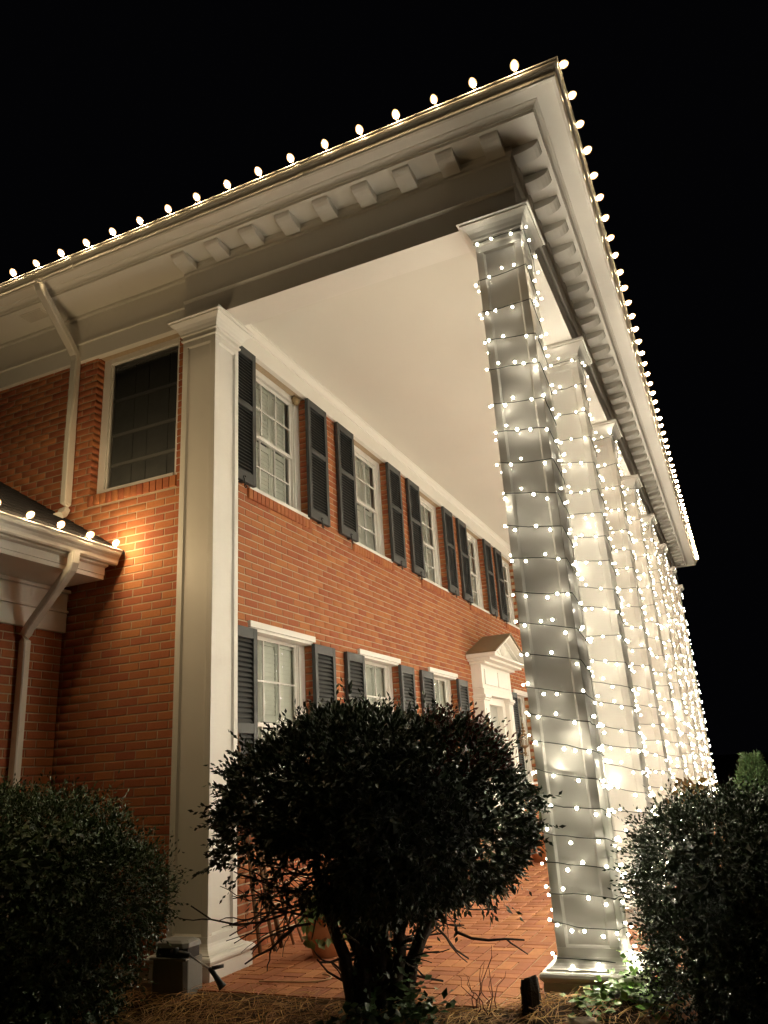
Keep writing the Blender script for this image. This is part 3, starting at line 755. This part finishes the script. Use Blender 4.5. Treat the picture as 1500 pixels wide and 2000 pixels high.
# ------------------------------------------------------------------ wall lanterns beside the door
def lantern(x, y, z, label):
    root = tag(empty('wall_lantern', (x, y, z)), label, 'lantern', 'lanterns beside the front door')
    mb = MB()
    mb.lathe([(.0, .545), (.010, .535), (.018, .515), (.010, .495), (.006, .48), (.028, .462), (.034, .455), (.014, .44), (.014, .425), (.045, .405), (.052, .398), (.022, .38), (.022, .365), (.085, .335), (.098, .322), (.098, .314), (.07, .312)], sides=8)
    mb.lathe([(.068, .165), (.075, .155), (.075, .145), (.045, .13), (.02, .11), (.016, .06), (.024, .05), (.03, .03), (.012, .0), (.004, -.03), (.0, -.035)], sides=8)
    mb.build('cap', M['brass'], root)
    mb = MB()
    for k in range(8):
        a = 2 * PI * k / 8; mb.tube([(.068 * math.cos(a), .068 * math.sin(a), .160), (.092 * math.cos(a), .092 * math.sin(a), .316)], .005, 4)
    mb.tube([(0, .01, .05), (0, .08, .02), (0, -y * .7, .06), (0, -y - .012, .05)], .010, 6); mb.lathe([(.0, -.012), (.055, -.010), (.055, .0)], (0, 0, 0), 10)
    mb.build('bracket_arm', M['brass'], root)
    mb = MB(); mb.rings([[(.066 * math.cos(2 * PI * k / 8), .066 * math.sin(2 * PI * k / 8), .162) for k in range(8)], [(.090 * math.cos(2 * PI * k / 8), .090 * math.sin(2 * PI * k / 8), .314) for k in range(8)]], 0, True, False)
    mb.build('glass', M['glass'], root)
    mb = MB(); mb.lathe([(.012, .15), (.012, .24), (.003, .25)], sides=8); mb.build('candle', M['trim'], root)
lantern(6.52, -.30, 1.245, 'brass lantern on the brick between window shutter and door surround')
lantern(9.02, -.165, 1.20, 'brass lantern beyond the door surround against the next shutter')

# ------------------------------------------------------------------ foliage
def leaf_arrays(P, A, Nn, L, Wd, fold=.18):
    n = len(P); A = A / np.linalg.norm(A, axis=1, keepdims=True)
    S = np.cross(A, Nn); S /= np.maximum(np.linalg.norm(S, axis=1, keepdims=True), 1e-6); U = np.cross(S, A)
    L = np.asarray(L).reshape(-1, 1); Wd = np.asarray(Wd).reshape(-1, 1)
    V = np.stack([P, P + A * L * .45 + S * Wd * .5 + U * Wd * fold, P + A * L, P + A * L * .45 - S * Wd * .5 + U * Wd * fold], 1).reshape(-1, 3)
    b = np.arange(n)[:, None] * 4
    F = np.concatenate([b + np.array([[0, 1, 2]]), b + np.array([[0, 2, 3]])], 1).reshape(-1, 3)
    return V, F
def rand_dirs(n):
    v = RNG.normal(size=(n, 3)); return v / np.linalg.norm(v, axis=1, keepdims=True)

def sprigs(P, N, per, length, leafL, leafW, spread=.8):
    """little shoots at P growing along N, each with `per` leaves; returns leaf arrays and shoot ends"""
    n = len(P); Pi = np.repeat(P, per, 0); Ni = np.repeat(N, per, 0); t = np.tile(np.linspace(.05, 1, per), n)[:, None]
    Ls = np.repeat(length, per)[:, None]
    pos = Pi + Ni * t * Ls
    A = Ni * .8 + rand_dirs(n * per) * spread
    return leaf_arrays(pos, A, rand_dirs(n * per), leafL * RNG.uniform(.7, 1.25, n * per), leafW * RNG.uniform(.75, 1.2, n * per))

def join(parts):
    V = []; F = []; n = 0
    for v, f in parts: V.append(v); F.append(f + n); n += len(v)
    return np.concatenate(V), np.concatenate(F)

def superbox(n, half, p, inner=.78):
    """points on/near the surface of a rounded box |x/a|^p+..=1 with outward normals"""
    d = rand_dirs(n); h = np.array(half)
    r = (np.sum(np.abs(d / h) ** p, 1)) ** (-1 / p)
    P = d * r[:, None]; G = np.sign(P) * np.abs(P / h) ** (p - 1) / h; G /= np.linalg.norm(G, axis=1, keepdims=True)
    lump = 1 + .035 * np.sin(P[:, 0] * 9 + 1) * np.sin(P[:, 1] * 8) + .03 * np.sin(P[:, 2] * 11 + P[:, 1] * 7)
    return P * (lump * RNG.uniform(inner, 1.0, n) ** .6)[:, None], G

# --- round clipped shrub in front of the porch
BC = Vector((-.40, -1.665, .76))
root = tag(empty('clipped_shrub', (-.40, -1.62, -.22)), 'large mushroom-shaped clipped shrub on several bare trunks in pine straw', 'shrub')
def dome(n, inner):
    d = rand_dirs(n); up = d[:, 2] > 0
    h = np.where(up[:, None], np.array([[.78, .86, .59]]), np.array([[.74, .84, .36]])); p = np.where(up, 2.25, 2.6)
    r = (np.sum(np.abs(d / h) ** p[:, None], 1)) ** (-1 / p); P = d * r[:, None]
    G = np.sign(P) * np.abs(P / h) ** (p[:, None] - 1) / h; G /= np.linalg.norm(G, axis=1, keepdims=True)
    lump = 1 + .05 * np.sin(P[:, 0] * 6 + 2) * np.sin(P[:, 1] * 7 + .5) + .035 * np.sin(P[:, 2] * 11 + P[:, 1] * 6) + .03 * np.sin(P[:, 1] * 15 + P[:, 0] * 9) * np.sin(P[:, 2] * 14)
    P = P * (lump * RNG.uniform(inner, 1.0, n) ** .5)[:, None]
    return P, G
P, G = dome(7600, .84)
CRV = Vector((.413, -.909, 0)); u_ = P @ np.array([CRV.x, CRV.y, 0])       # lateral axis of the shrub
keep = ~((P[:, 2] < -.12) & (u_ < -.28) & (RNG.random(len(P)) < .85)) & ~((P[:, 2] < .05) & (u_ < -.62) & (RNG.random(len(P)) < .45))
P = P[keep]; G = G[keep]
loc0 = np.array(BC - Vector((-.40, -1.62, -.22)))
parts = [sprigs(P + loc0, G + rand_dirs(len(P)) * .55, 9, np.where(RNG.random(len(P)) < .08, RNG.uniform(.10, .17, len(P)), RNG.uniform(.03, .085, len(P))), .036, .017)]
Pi = rand_dirs(9000) * (RNG.random((9000, 1)) ** .4) * np.array([[.62, .70, .40]]) + np.array([[0, 0, .05]])
ui = Pi @ np.array([CRV.x, CRV.y, 0]); Pi = Pi[~((Pi[:, 2] < -.1) & (ui < -.25))]
parts.append(leaf_arrays(Pi + loc0, rand_dirs(len(Pi)), rand_dirs(len(Pi)), RNG.uniform(.05, .09, len(Pi)), RNG.uniform(.03, .05, len(Pi))))
V, F = join(parts); np_mesh('crown', V, F, M['leaf'], root)
P, G = dome(2600, .93); u_ = P @ np.array([CRV.x, CRV.y, 0]); k_ = (u_ > .30) & (u_ < .72) & (P[:, 2] > .25); P = P[k_]; G = G[k_]
V, F = sprigs(P + loc0, G + rand_dirs(len(P)) * .4, 8, RNG.uniform(.06, .14, len(P)), .034, .015); np_mesh('reddish_shoots', V, F, M['redleaf'], root)
rr = random.Random(11)
def wander(a, b, n, amp, rr=rr):
    a = Vector(a); b = Vector(b); return [a.lerp(b, k / n) + Vector((rr.uniform(-amp, amp), rr.uniform(-amp, amp), rr.uniform(-amp, amp) * .6)) * (0 if k in (0, n) else 1) for k in range(n + 1)]
LAT = Vector((.413, -.909, 0)).normalized(); DEP = Vector((.909, .413, 0)).normalized()
def L3(u, d, z): return LAT * u + DEP * d + Vector((0, 0, z))
tr = MB()
for (u0, d0_, u1, d1, z1, r0, r1) in ((-.05, 0, -.10, .05, .85, .085, .05), (.03, .02, .03, -.05, .9, .08, .04), (.05, -.03, .42, .0, .74, .05, .028), (.06, .02, .20, -.1, .8, .05, .025), (-.10, -.02, -.30, -.1, .9, .045, .02), (.05, .04, .22, .18, .9, .045, .022)):
    pts = wander(L3(u0, d0_, -.05), L3(u1, d1, z1), 7, .025); tr.tube(pts, [r0 + (r1 - r0) * k / 7 for k in range(8)], 8)
tr.build('trunk', M['bark'], root, True)
n = 380; zt_ = RNG.uniform(-.02, .75, n); th_ = RNG.random(n) * 2 * PI; ru = .11 + .05 * RNG.random(n) + .05 * zt_
P = np.array([tuple(L3(.02 + .10 * z - .03 + math.cos(t) * r, math.sin(t) * r, z)) for z, t, r in zip(zt_, th_, ru)])
V, F = leaf_arrays(P, rand_dirs(n), rand_dirs(n), RNG.uniform(.03, .05, n), RNG.uniform(.018, .03, n)); np_mesh('trunk_leaves', V, F, M['leaf'], root)
tw = MB()
def twig(a, dirv, L_, r, depth=1):
    dirv = dirv.normalized(); pts = [a]
    d = dirv.copy()
    for k in range(4):
        d = (d + Vector((rr.uniform(-.38, .38), rr.uniform(-.38, .38), rr.uniform(-.3, .36)))).normalized(); pts.append(pts[-1] + d * L_ / 4)
    tw.tube(pts, [r * (1 - .11 * k) for k in range(5)], 5)
    if depth:
        for k in (1, 2, 3):
            if rr.random() < .75: twig(pts[k], d + Vector((rr.uniform(-1, 1), rr.uniform(-1, 1), rr.uniform(-.6, .5))), L_ * rr.uniform(.3, .55), r * .6, depth - 1)
for k in range(24):
    u = -rr.uniform(.12, .45); twig(L3(u, rr.uniform(-.35, .35), rr.uniform(.45, .8)), L3(-1, rr.uniform(-.7, .7), rr.uniform(-1.0, .45)), rr.uniform(.3, .55), rr.uniform(.004, .0085))
for k in range(16):
    twig(L3(rr.uniform(.15, .45), rr.uniform(-.3, .3), rr.uniform(.42, .62)), L3(1, rr.uniform(-.8, .8), rr.uniform(-.75, .5)), rr.uniform(.22, .42), rr.uniform(.004, .009))
for k in range(10): twig(L3(rr.uniform(-.1, .1), rr.uniform(-.1, .1), rr.uniform(.1, .4)), L3(rr.choice((-1, 1)), rr.uniform(-.5, .5), rr.uniform(-.1, .4)), rr.uniform(.2, .4), rr.uniform(.006, .011))
tw.build('bare_twigs', M['bark'], root)['kind'] = 'stuff'

# --- clipped bushes at both sides
def box_bush(name, label, c, half, p, n, mtl, leafL, leafW, base):
    root = tag(empty(name, base), label, 'bush'); off = np.array(Vector(c) - Vector(base))
    P, G = superbox(n, half, p); parts = [sprigs(P + off, G + rand_dirs(len(P)) * .6, 8, RNG.uniform(.05, .13, len(P)), leafL, leafW)]
    m = 7000; Pi = (RNG.random((m, 3)) * 2 - 1) * np.array(half) * .80
    parts.append(leaf_arrays(Pi + off, rand_dirs(m), rand_dirs(m), RNG.uniform(.05, .09, m), RNG.uniform(.03, .05, m)))
    V, F = join(parts); np_mesh('crown', V, F, mtl, root)
    t = MB()
    for k in range(6):
        a = Vector((rr.uniform(-.12, .12), rr.uniform(-.3, .3), -.05)); t.tube(wander(a, a + Vector((rr.uniform(-.2, .2), rr.uniform(-.25, .25), (c[2] - base[2]) * 1.2)), 5, .03), [.022, .02, .017, .014, .011, .008], 6)
    t.build('trunk', M['bark'], root, True)
    t = MB()
    for k in range(26):
        q = rand_dirs(1)[0]; a = Vector(q * np.array(half) * .8) + Vector(off); t.tube(wander(a, a + Vector(q) * rr.uniform(.15, .32) + Vector((0, 0, rr.uniform(-.05, .1))), 4, .012), [.005, .0045, .004, .003, .002], 4)
    t.build('bare_twigs', M['bark'], root)['kind'] = 'stuff'
    return root, off
lb, off = box_bush('clipped_bush', 'box-cut green bush before the wing wall and corner pillar', (-.98, .62, .36), (.46, .88, .66), 3.8, 8200, M['leaf2'], .027, .012, (-.98, .62, -.24))
P, G = superbox(1500, (.26, .30, .24), 2.6); V, F = sprigs(P + np.array([.16, -.74, .70]), G + rand_dirs(len(P)) * .6, 8, RNG.uniform(.05, .14, len(P)), .027, .012); np_mesh('side_growth', V, F, M['leaf2'], lb)
box_bush('clipped_hedge', 'dark clipped hedge block beside the front corner column', (.12, -3.70, .20), (.55, .62, .54), 5.0, 8600, M['leaf'], .027, .012, (.12, -3.70, -.24))

# --- small conifer beyond the columns
root = tag(empty('conifer', (10.0, -3.70, -.33)), 'small pointed green conifer behind the hedge beyond the columns', 'tree')
n = 2600; z = RNG.random(n) ** .8; th = RNG.random(n) * 2 * PI; rad = .46 * (1 - z) ** .95 * RNG.uniform(.55, 1.05, n)
P = np.stack([rad * np.cos(th), rad * np.sin(th), .08 + z * 1.10], 1); Nn = np.stack([np.cos(th) * .7, np.sin(th) * .7, np.full(n, .9)], 1)
V, F = sprigs(P, Nn, 7, RNG.uniform(.08, .18, n), .07, .02, .5); np_mesh('crown', V, F, M['leaf3'], root)
t = MB(); t.tube([(0, 0, -.05), (.01, 0, .5), (0, .01, 1.05)], [.05, .035, .008], 8); t.build('trunk', M['bark'], root, True)

# --- ivy, pine straw, weeds
def ground_leaves(name, label, cat, pts, n, spread, L_, W_, mtl, zoff=.02, kind='stuff', base=None):
    P = []
    for k in range(n):
        a = pts[k % len(pts)]; x = a[0] + RNG.normal() * spread; y = a[1] + RNG.normal() * spread
        P.append((x, y, gz(x, y) + zoff + abs(RNG.normal()) * a[2]))
    P = np.array(P); A = rand_dirs(n); A[:, 2] = np.abs(A[:, 2]) * .3; Nn = np.tile(np.array([[-.45, -.1, 1.0]]), (n, 1)) + rand_dirs(n) * .5
    V, F = leaf_arrays(P, A, Nn, L_ * RNG.uniform(.6, 1.2, n), W_ * RNG.uniform(.7, 1.2, n), .12)
    return np_mesh(name, V, F, mtl)
o = ground_leaves('ivy', '', '', [(-.13, -2.93, .05), (-.15, -3.0, .06), (-.05, -2.98, .08), (-.02, -3.03, .10), (-.22, -2.85, .03), (-.30, -2.75, .02)], 420, .055, .047, .041, M['ivy']); tag(o, 'bright green ivy patch at the foot of the corner column', 'ivy', kind='stuff')
o = ground_leaves('ivy', '', '', [(-.62, -1.72, .05), (-.70, -1.60, .03), (-.58, -1.88, .06), (-.50, -1.90, .10), (-.80, -1.55, .02)], 480, .07, .055, .045, mat('dark_ivy_leaf', (.05, .085, .025), .4, .5, island=.5)); tag(o, 'dark ivy leaves round the trunks of the clipped shrub', 'ivy', kind='stuff')
n = 26000
X = RNG.uniform(-1.9, -.02, n); Y = RNG.uniform(-4.3, .9, n)
on = (X > -.27) & (Y > -D - .34)
m_ = ~on | (RNG.random(n) < .0)
near = (np.abs(Y + 2.75) < .45) & (X > -.55) & (X < -.10)
m_ |= near & (RNG.random(n) < .85)
m_ |= (X > -.30) & (X < -.2) & (RNG.random(n) < .30)
X = X[m_]; Y = Y[m_]; n = len(X)
Zg = np.array([gz(a, b) for a, b in zip(X, Y)]); Zg = np.where((X > -.24) & (Y > -D - .36), np.maximum(Zg, FL), Zg) + RNG.uniform(.0, .045, n)
L_ = RNG.uniform(.08, .20, n); th = RNG.random(n) * 2 * PI; el = RNG.normal(0, .16, n); curl = RNG.normal(0, .5, n)
segs = 4; rows = []
px, py, pz = X.copy(), Y.copy(), Zg.copy(); w = RNG.uniform(.0011, .0021, n)
for k in range(segs + 1):
    sx, sy = -np.sin(th), np.cos(th)
    rows.append(np.stack([px + sx * w, py + sy * w, pz], 1)); rows.append(np.stack([px - sx * w, py - sy * w, pz + w * .8], 1))
    st = L_ / segs; px = px + np.cos(th) * np.cos(el) * st; py = py + np.sin(th) * np.cos(el) * st; pz = pz + np.sin(el) * st
    th = th + curl / segs; el = el - .10
V = np.stack(rows, 1).reshape(-1, 3); nv = 2 * (segs + 1); b = np.arange(n)[:, None] * nv
F = np.concatenate([b + np.array([[2 * k, 2 * k + 1, 2 * k + 3, 2 * k + 2]]) for k in range(segs)], 1).reshape(-1, 4)
tag(np_mesh('pine_straw', V, F, M['straw']), 'brown pine straw mulch in front of the porch', 'mulch', kind='stuff')
# bare curling weed in front of the floor edge
mb = MB()
for k in range(9):
    a = Vector((-.36 + rr.uniform(-.04, .04), -2.20 + rr.uniform(-.05, .05), gz(-.36, -2.2)))
    mb.tube(wander(a, a + L3(rr.uniform(-.12, .12), rr.uniform(-.1, .1), rr.uniform(.15, .36)), 6, .022), [.0032, .003, .0028, .0025, .002, .0016, .001], 4)
tag(mb.build('bare_weed', mat('weed_stem', (.12, .05, .03), .8, .2)), 'bare reddish weed stems curling up before the brick floor edge', 'weed')
mb = MB()
for k in range(14):
    a = Vector((-.75 + rr.uniform(-.1, .1), -1.25 + rr.uniform(-.25, .25), gz(-.75, -1.3) + .01)); d = L3(rr.uniform(-.5, .5), rr.uniform(-.3, .3), 1).normalized(); h_ = rr.uniform(.06, .16)
    mb.tube([a, a + d * h_ * .5, a + d * h_ + L3(rr.uniform(-.05, .05), 0, -.02)], [.003, .0025, .0006], 4)
tag(mb.build('grass_tuft', mat('grass_blade', (.08, .12, .04), .6, .3)), 'few green grass blades in the straw left of the shrub trunks', 'grass', kind='stuff')

# ------------------------------------------------------------------ small things on porch and bed
# potted plant
root = tag(empty('potted_plant', (.74, -.70, FL)), 'terracotta pot with trailing ivy on the brick porch floor', 'potted plant')
mb = MB(); mb.lathe([(.095, .0), (.105, .01), (.135, .10), (.15, .17), (.148, .215), (.135, .235), (.14, .245), (.152, .25), (.152, .268), (.138, .27), (.132, .25), (.12, .22)], sides=24); mb.build('pot', M['terracotta'], root, True)
n = 240; P = rand_dirs(n) * RNG.uniform(.3, 1, (n, 1)) * np.array([[.20, .20, .16]]) + np.array([[0, 0, .30]]); P[:60] = np.stack([np.cos(np.linspace(0, 12, 60)) * .16, np.sin(np.linspace(0, 12, 60)) * .16, np.linspace(.08, .27, 60)], 1)
A = rand_dirs(n); A[:, 2] -= .4; V, F = leaf_arrays(P, A, np.tile(np.array([[-.8, -.4, .5]]), (n, 1)) + rand_dirs(n) * .4, RNG.uniform(.05, .09, n), RNG.uniform(.035, .06, n)); np_mesh('foliage', V, F, mat('pot_leaf', (.13, .20, .06), .45, .4, island=.4), root)
# spiky potted plant further along, seen past the corner column
root = tag(empty('palm_plant', (6.0, -1.02, FL)), 'narrow-leaved palm plant on the porch between front door and columns', 'plant')
mb = MB(); mb.lathe([(.13, 0), (.16, .15), (.18, .34), (.17, .36), (.15, .34)], sides=18); mb.build('pot', M['terracotta'], root, True)
n = 46; P = np.tile(np.array([[0, 0, .33]]), (n, 1)) + RNG.normal(0, .02, (n, 3)); A = rand_dirs(n); A[:, 2] = np.abs(A[:, 2]) * .9 + .35
V, F = leaf_arrays(P, A, np.tile(np.array([[0, 0, 1.0]]), (n, 1)) + rand_dirs(n) * .3, RNG.uniform(.55, .85, n), RNG.uniform(.025, .04, n), .3); np_mesh('foliage', V, F, mat('palm_leaf', (.07, .10, .04), .45, .4, island=.4), root)
# poles leaning in the corner
PL = [('tall brown wooden pole', (.70, -.16, FL), (.50, -.055, 1.60), .014), ('dark brown pole', (.80, -.22, FL), (.62, -.065, 1.18), .013), ('thick tan bamboo pole', (.93, -.20, FL), (.66, -.065, 1.02), .018), ('thin tan stick', (1.04, -.24, FL), (.80, -.03, .95), .010), ('slim dark stick', (1.14, -.26, FL), (.86, -.02, .90), .009)]
for nm, a, b, r in PL:
    mb = MB(); mb.tube(wander(Vector((0, 0, 0)), Vector(b) - Vector(a), 6, .006), [r * (1 + .12 * (k % 2)) for k in range(7)], 8); o = mb.build('garden_pole', M['pole'], None, True); o.location = a
    tag(o, nm + ' leaning on the wall beside the corner pillar', 'pole', 'poles leaning beside the pillar')
# grey box and sprayer wand
root = tag(empty('plastic_box', (-.26, -.17, -.22)), 'grey plastic box with dark handle slot at the foot of the corner pillar', 'box')
mb = MB(); c_ = .03; hx, hy, H = .09, .135, .355
def rr_ring(hx, hy, z, c): return [(-hx + c, -hy, z), (hx - c, -hy, z), (hx, -hy + c, z), (hx, hy - c, z), (hx - c, hy, z), (-hx + c, hy, z), (-hx, hy - c, z), (-hx, -hy + c, z)]
mb.rings([rr_ring(hx, hy, 0, .02), rr_ring(hx + .004, hy + .004, .012, .02), rr_ring(hx + .004, hy + .002, H - .10, .025)]); mb.rings([rr_ring(hx, hy, H - .04, .025), rr_ring(hx - .005, hy - .006, H - .012, .03), rr_ring(hx - .03, hy - .035, H, .03)])
mb.build('shell', M['greybox'], root, bevel=.004)
mb = MB(); mb.rings([rr_ring(hx - .012, hy - .012, H - .101, .02), rr_ring(hx - .012, hy - .012, H - .041, .02)]); mb.build('handle_slot', M['black'], root)
mb = MB(); mb.box(-hx - .012, -hx + .01, -hy - .006, hy + .006, H - .105, H - .092); mb.build('lip', M['greybox'], root, bevel=.003)
root = tag(empty('sprayer_wand', (-.36, -.30, .07)), 'black sprayer wand with steel rod lying across the grey box onto the porch', 'sprayer wand')
A0 = Vector((0, .10, .01)); A1 = Vector((-.0, -.04, -.005)); A2 = Vector((-.02, -.22, -.075)); A3 = Vector((.01, -.28, -.17))
mb = MB(); mb.tube([A0, (A0 + A1) / 2, A1], [.016, .02, .014], 10); mb.lathe([(.0, -.02), (.018, -.016), (.02, .0), (.018, .016), (.0, .02)], A0.lerp(A1, .3) + Vector((-.01, 0, .015)), 10); mb.build('grip', M['black'], root, True)
mb = MB(); mb.tube([A1, A2], .006, 8); mb.build('rod', M['steel'], root, True)
mb = MB(); mb.tube([A1.lerp(A2, .9), A2, A2.lerp(A3, .3), A3.lerp(A2, .25), A3], [.011, .016, .014, .020, .026], 10); mb.tube([A2 + Vector((0, 0, .01)), A2 + Vector((.05, -.05, .015))], [.012, .01], 8); mb.build('nozzle', M['black'], root, True)
# stump and stone
mb = MB(); rs = [(.075, -.06), (.062, .0), (.056, .05), (.058, .10), (.050, .142), (.047, .150)]
sr = random.Random(31); lob = [1 + .28 * math.sin(2 * t + .6) * .6 + sr.uniform(-.16, .16) for t in [2 * PI * j / 18 for j in range(18)]]
rings = [[(r * (lob[j] + sr.uniform(-.07, .07)) * math.cos(2 * PI * j / 18), r * (lob[j] + sr.uniform(-.07, .07)) * math.sin(2 * PI * j / 18), z + (.022 * math.cos(2 * PI * j / 18 + 2.2) + sr.uniform(-.006, .006) if k > 3 else 0)) for j in range(18)] for k, (r, z) in enumerate(rs)]
mb.rings(rings); mb.m[-1] = 1
o = mb.build('tree_stump', [M['stump'], mat('sawn_wood', (.13, .10, .065), .9, .2, var=.5, scale=40)], None, False); o.location = (-.31, -2.445, gz(-.31, -2.445))
tag(o, 'short black sawn stump in the straw by the porch edge', 'stump')
o = blob('stone', M['stone'], (0, 0, 0), (.05, .085, .022), 5, n=3); o.location = (-.42, -2.72, gz(-.42, -2.72) + .015); tag(o, 'flat tan stone in the straw before the corner column', 'stone')
# cord on the porch floor
mb = MB(); pts = [(.06 + .0 * k, -.75 - .02 * k, FL + .010) for k in range(12)]
pts = [(-.02 + .004 * k, -.62 - .035 * k, FL + .009) for k in range(10)] + [(.03 + .09 * (1 - math.cos(a)), -.95 - .10 * math.sin(a), FL + .009) for a in [PI * j / 9 for j in range(1, 10)]]
mb.tube(pts, .006, 6); tag(mb.build('garden_hose', mat('tan_hose', (.42, .26, .13), .5, .4), None, True), 'thin tan hose curling on the brick porch floor', 'hose')
# dried plant showing over the hedge
root = tag(empty('dried_plant', (1.5, -3.27, -.23)), 'dried brown leafy plant poking above the clipped hedge', 'plant')
n = 70; P = RNG.normal(0, 1, (n, 3)) * np.array([[.045, .06, .045]]) + np.array([[0, 0, 1.02]]); V, F = leaf_arrays(P, rand_dirs(n), rand_dirs(n), RNG.uniform(.05, .09, n), RNG.uniform(.03, .05, n), .35); np_mesh('leaves', V, F, M['dry'], root)
mb = MB(); mb.tube([(0, 0, -.02), (.01, .01, .5), (0, 0, 1.02)], [.008, .006, .004], 6); mb.build('stem', M['pole'], root)
# purple flower caught at the shrub edge
o = blob('purple_flower', M['purple'], (0, 0, 0), (.012, .016, .024), 4, n=2); o.location = BC + L3(.845, -.22, -.12); tag(o, 'tiny purple petal at the edge of the clipped shrub', 'flower')
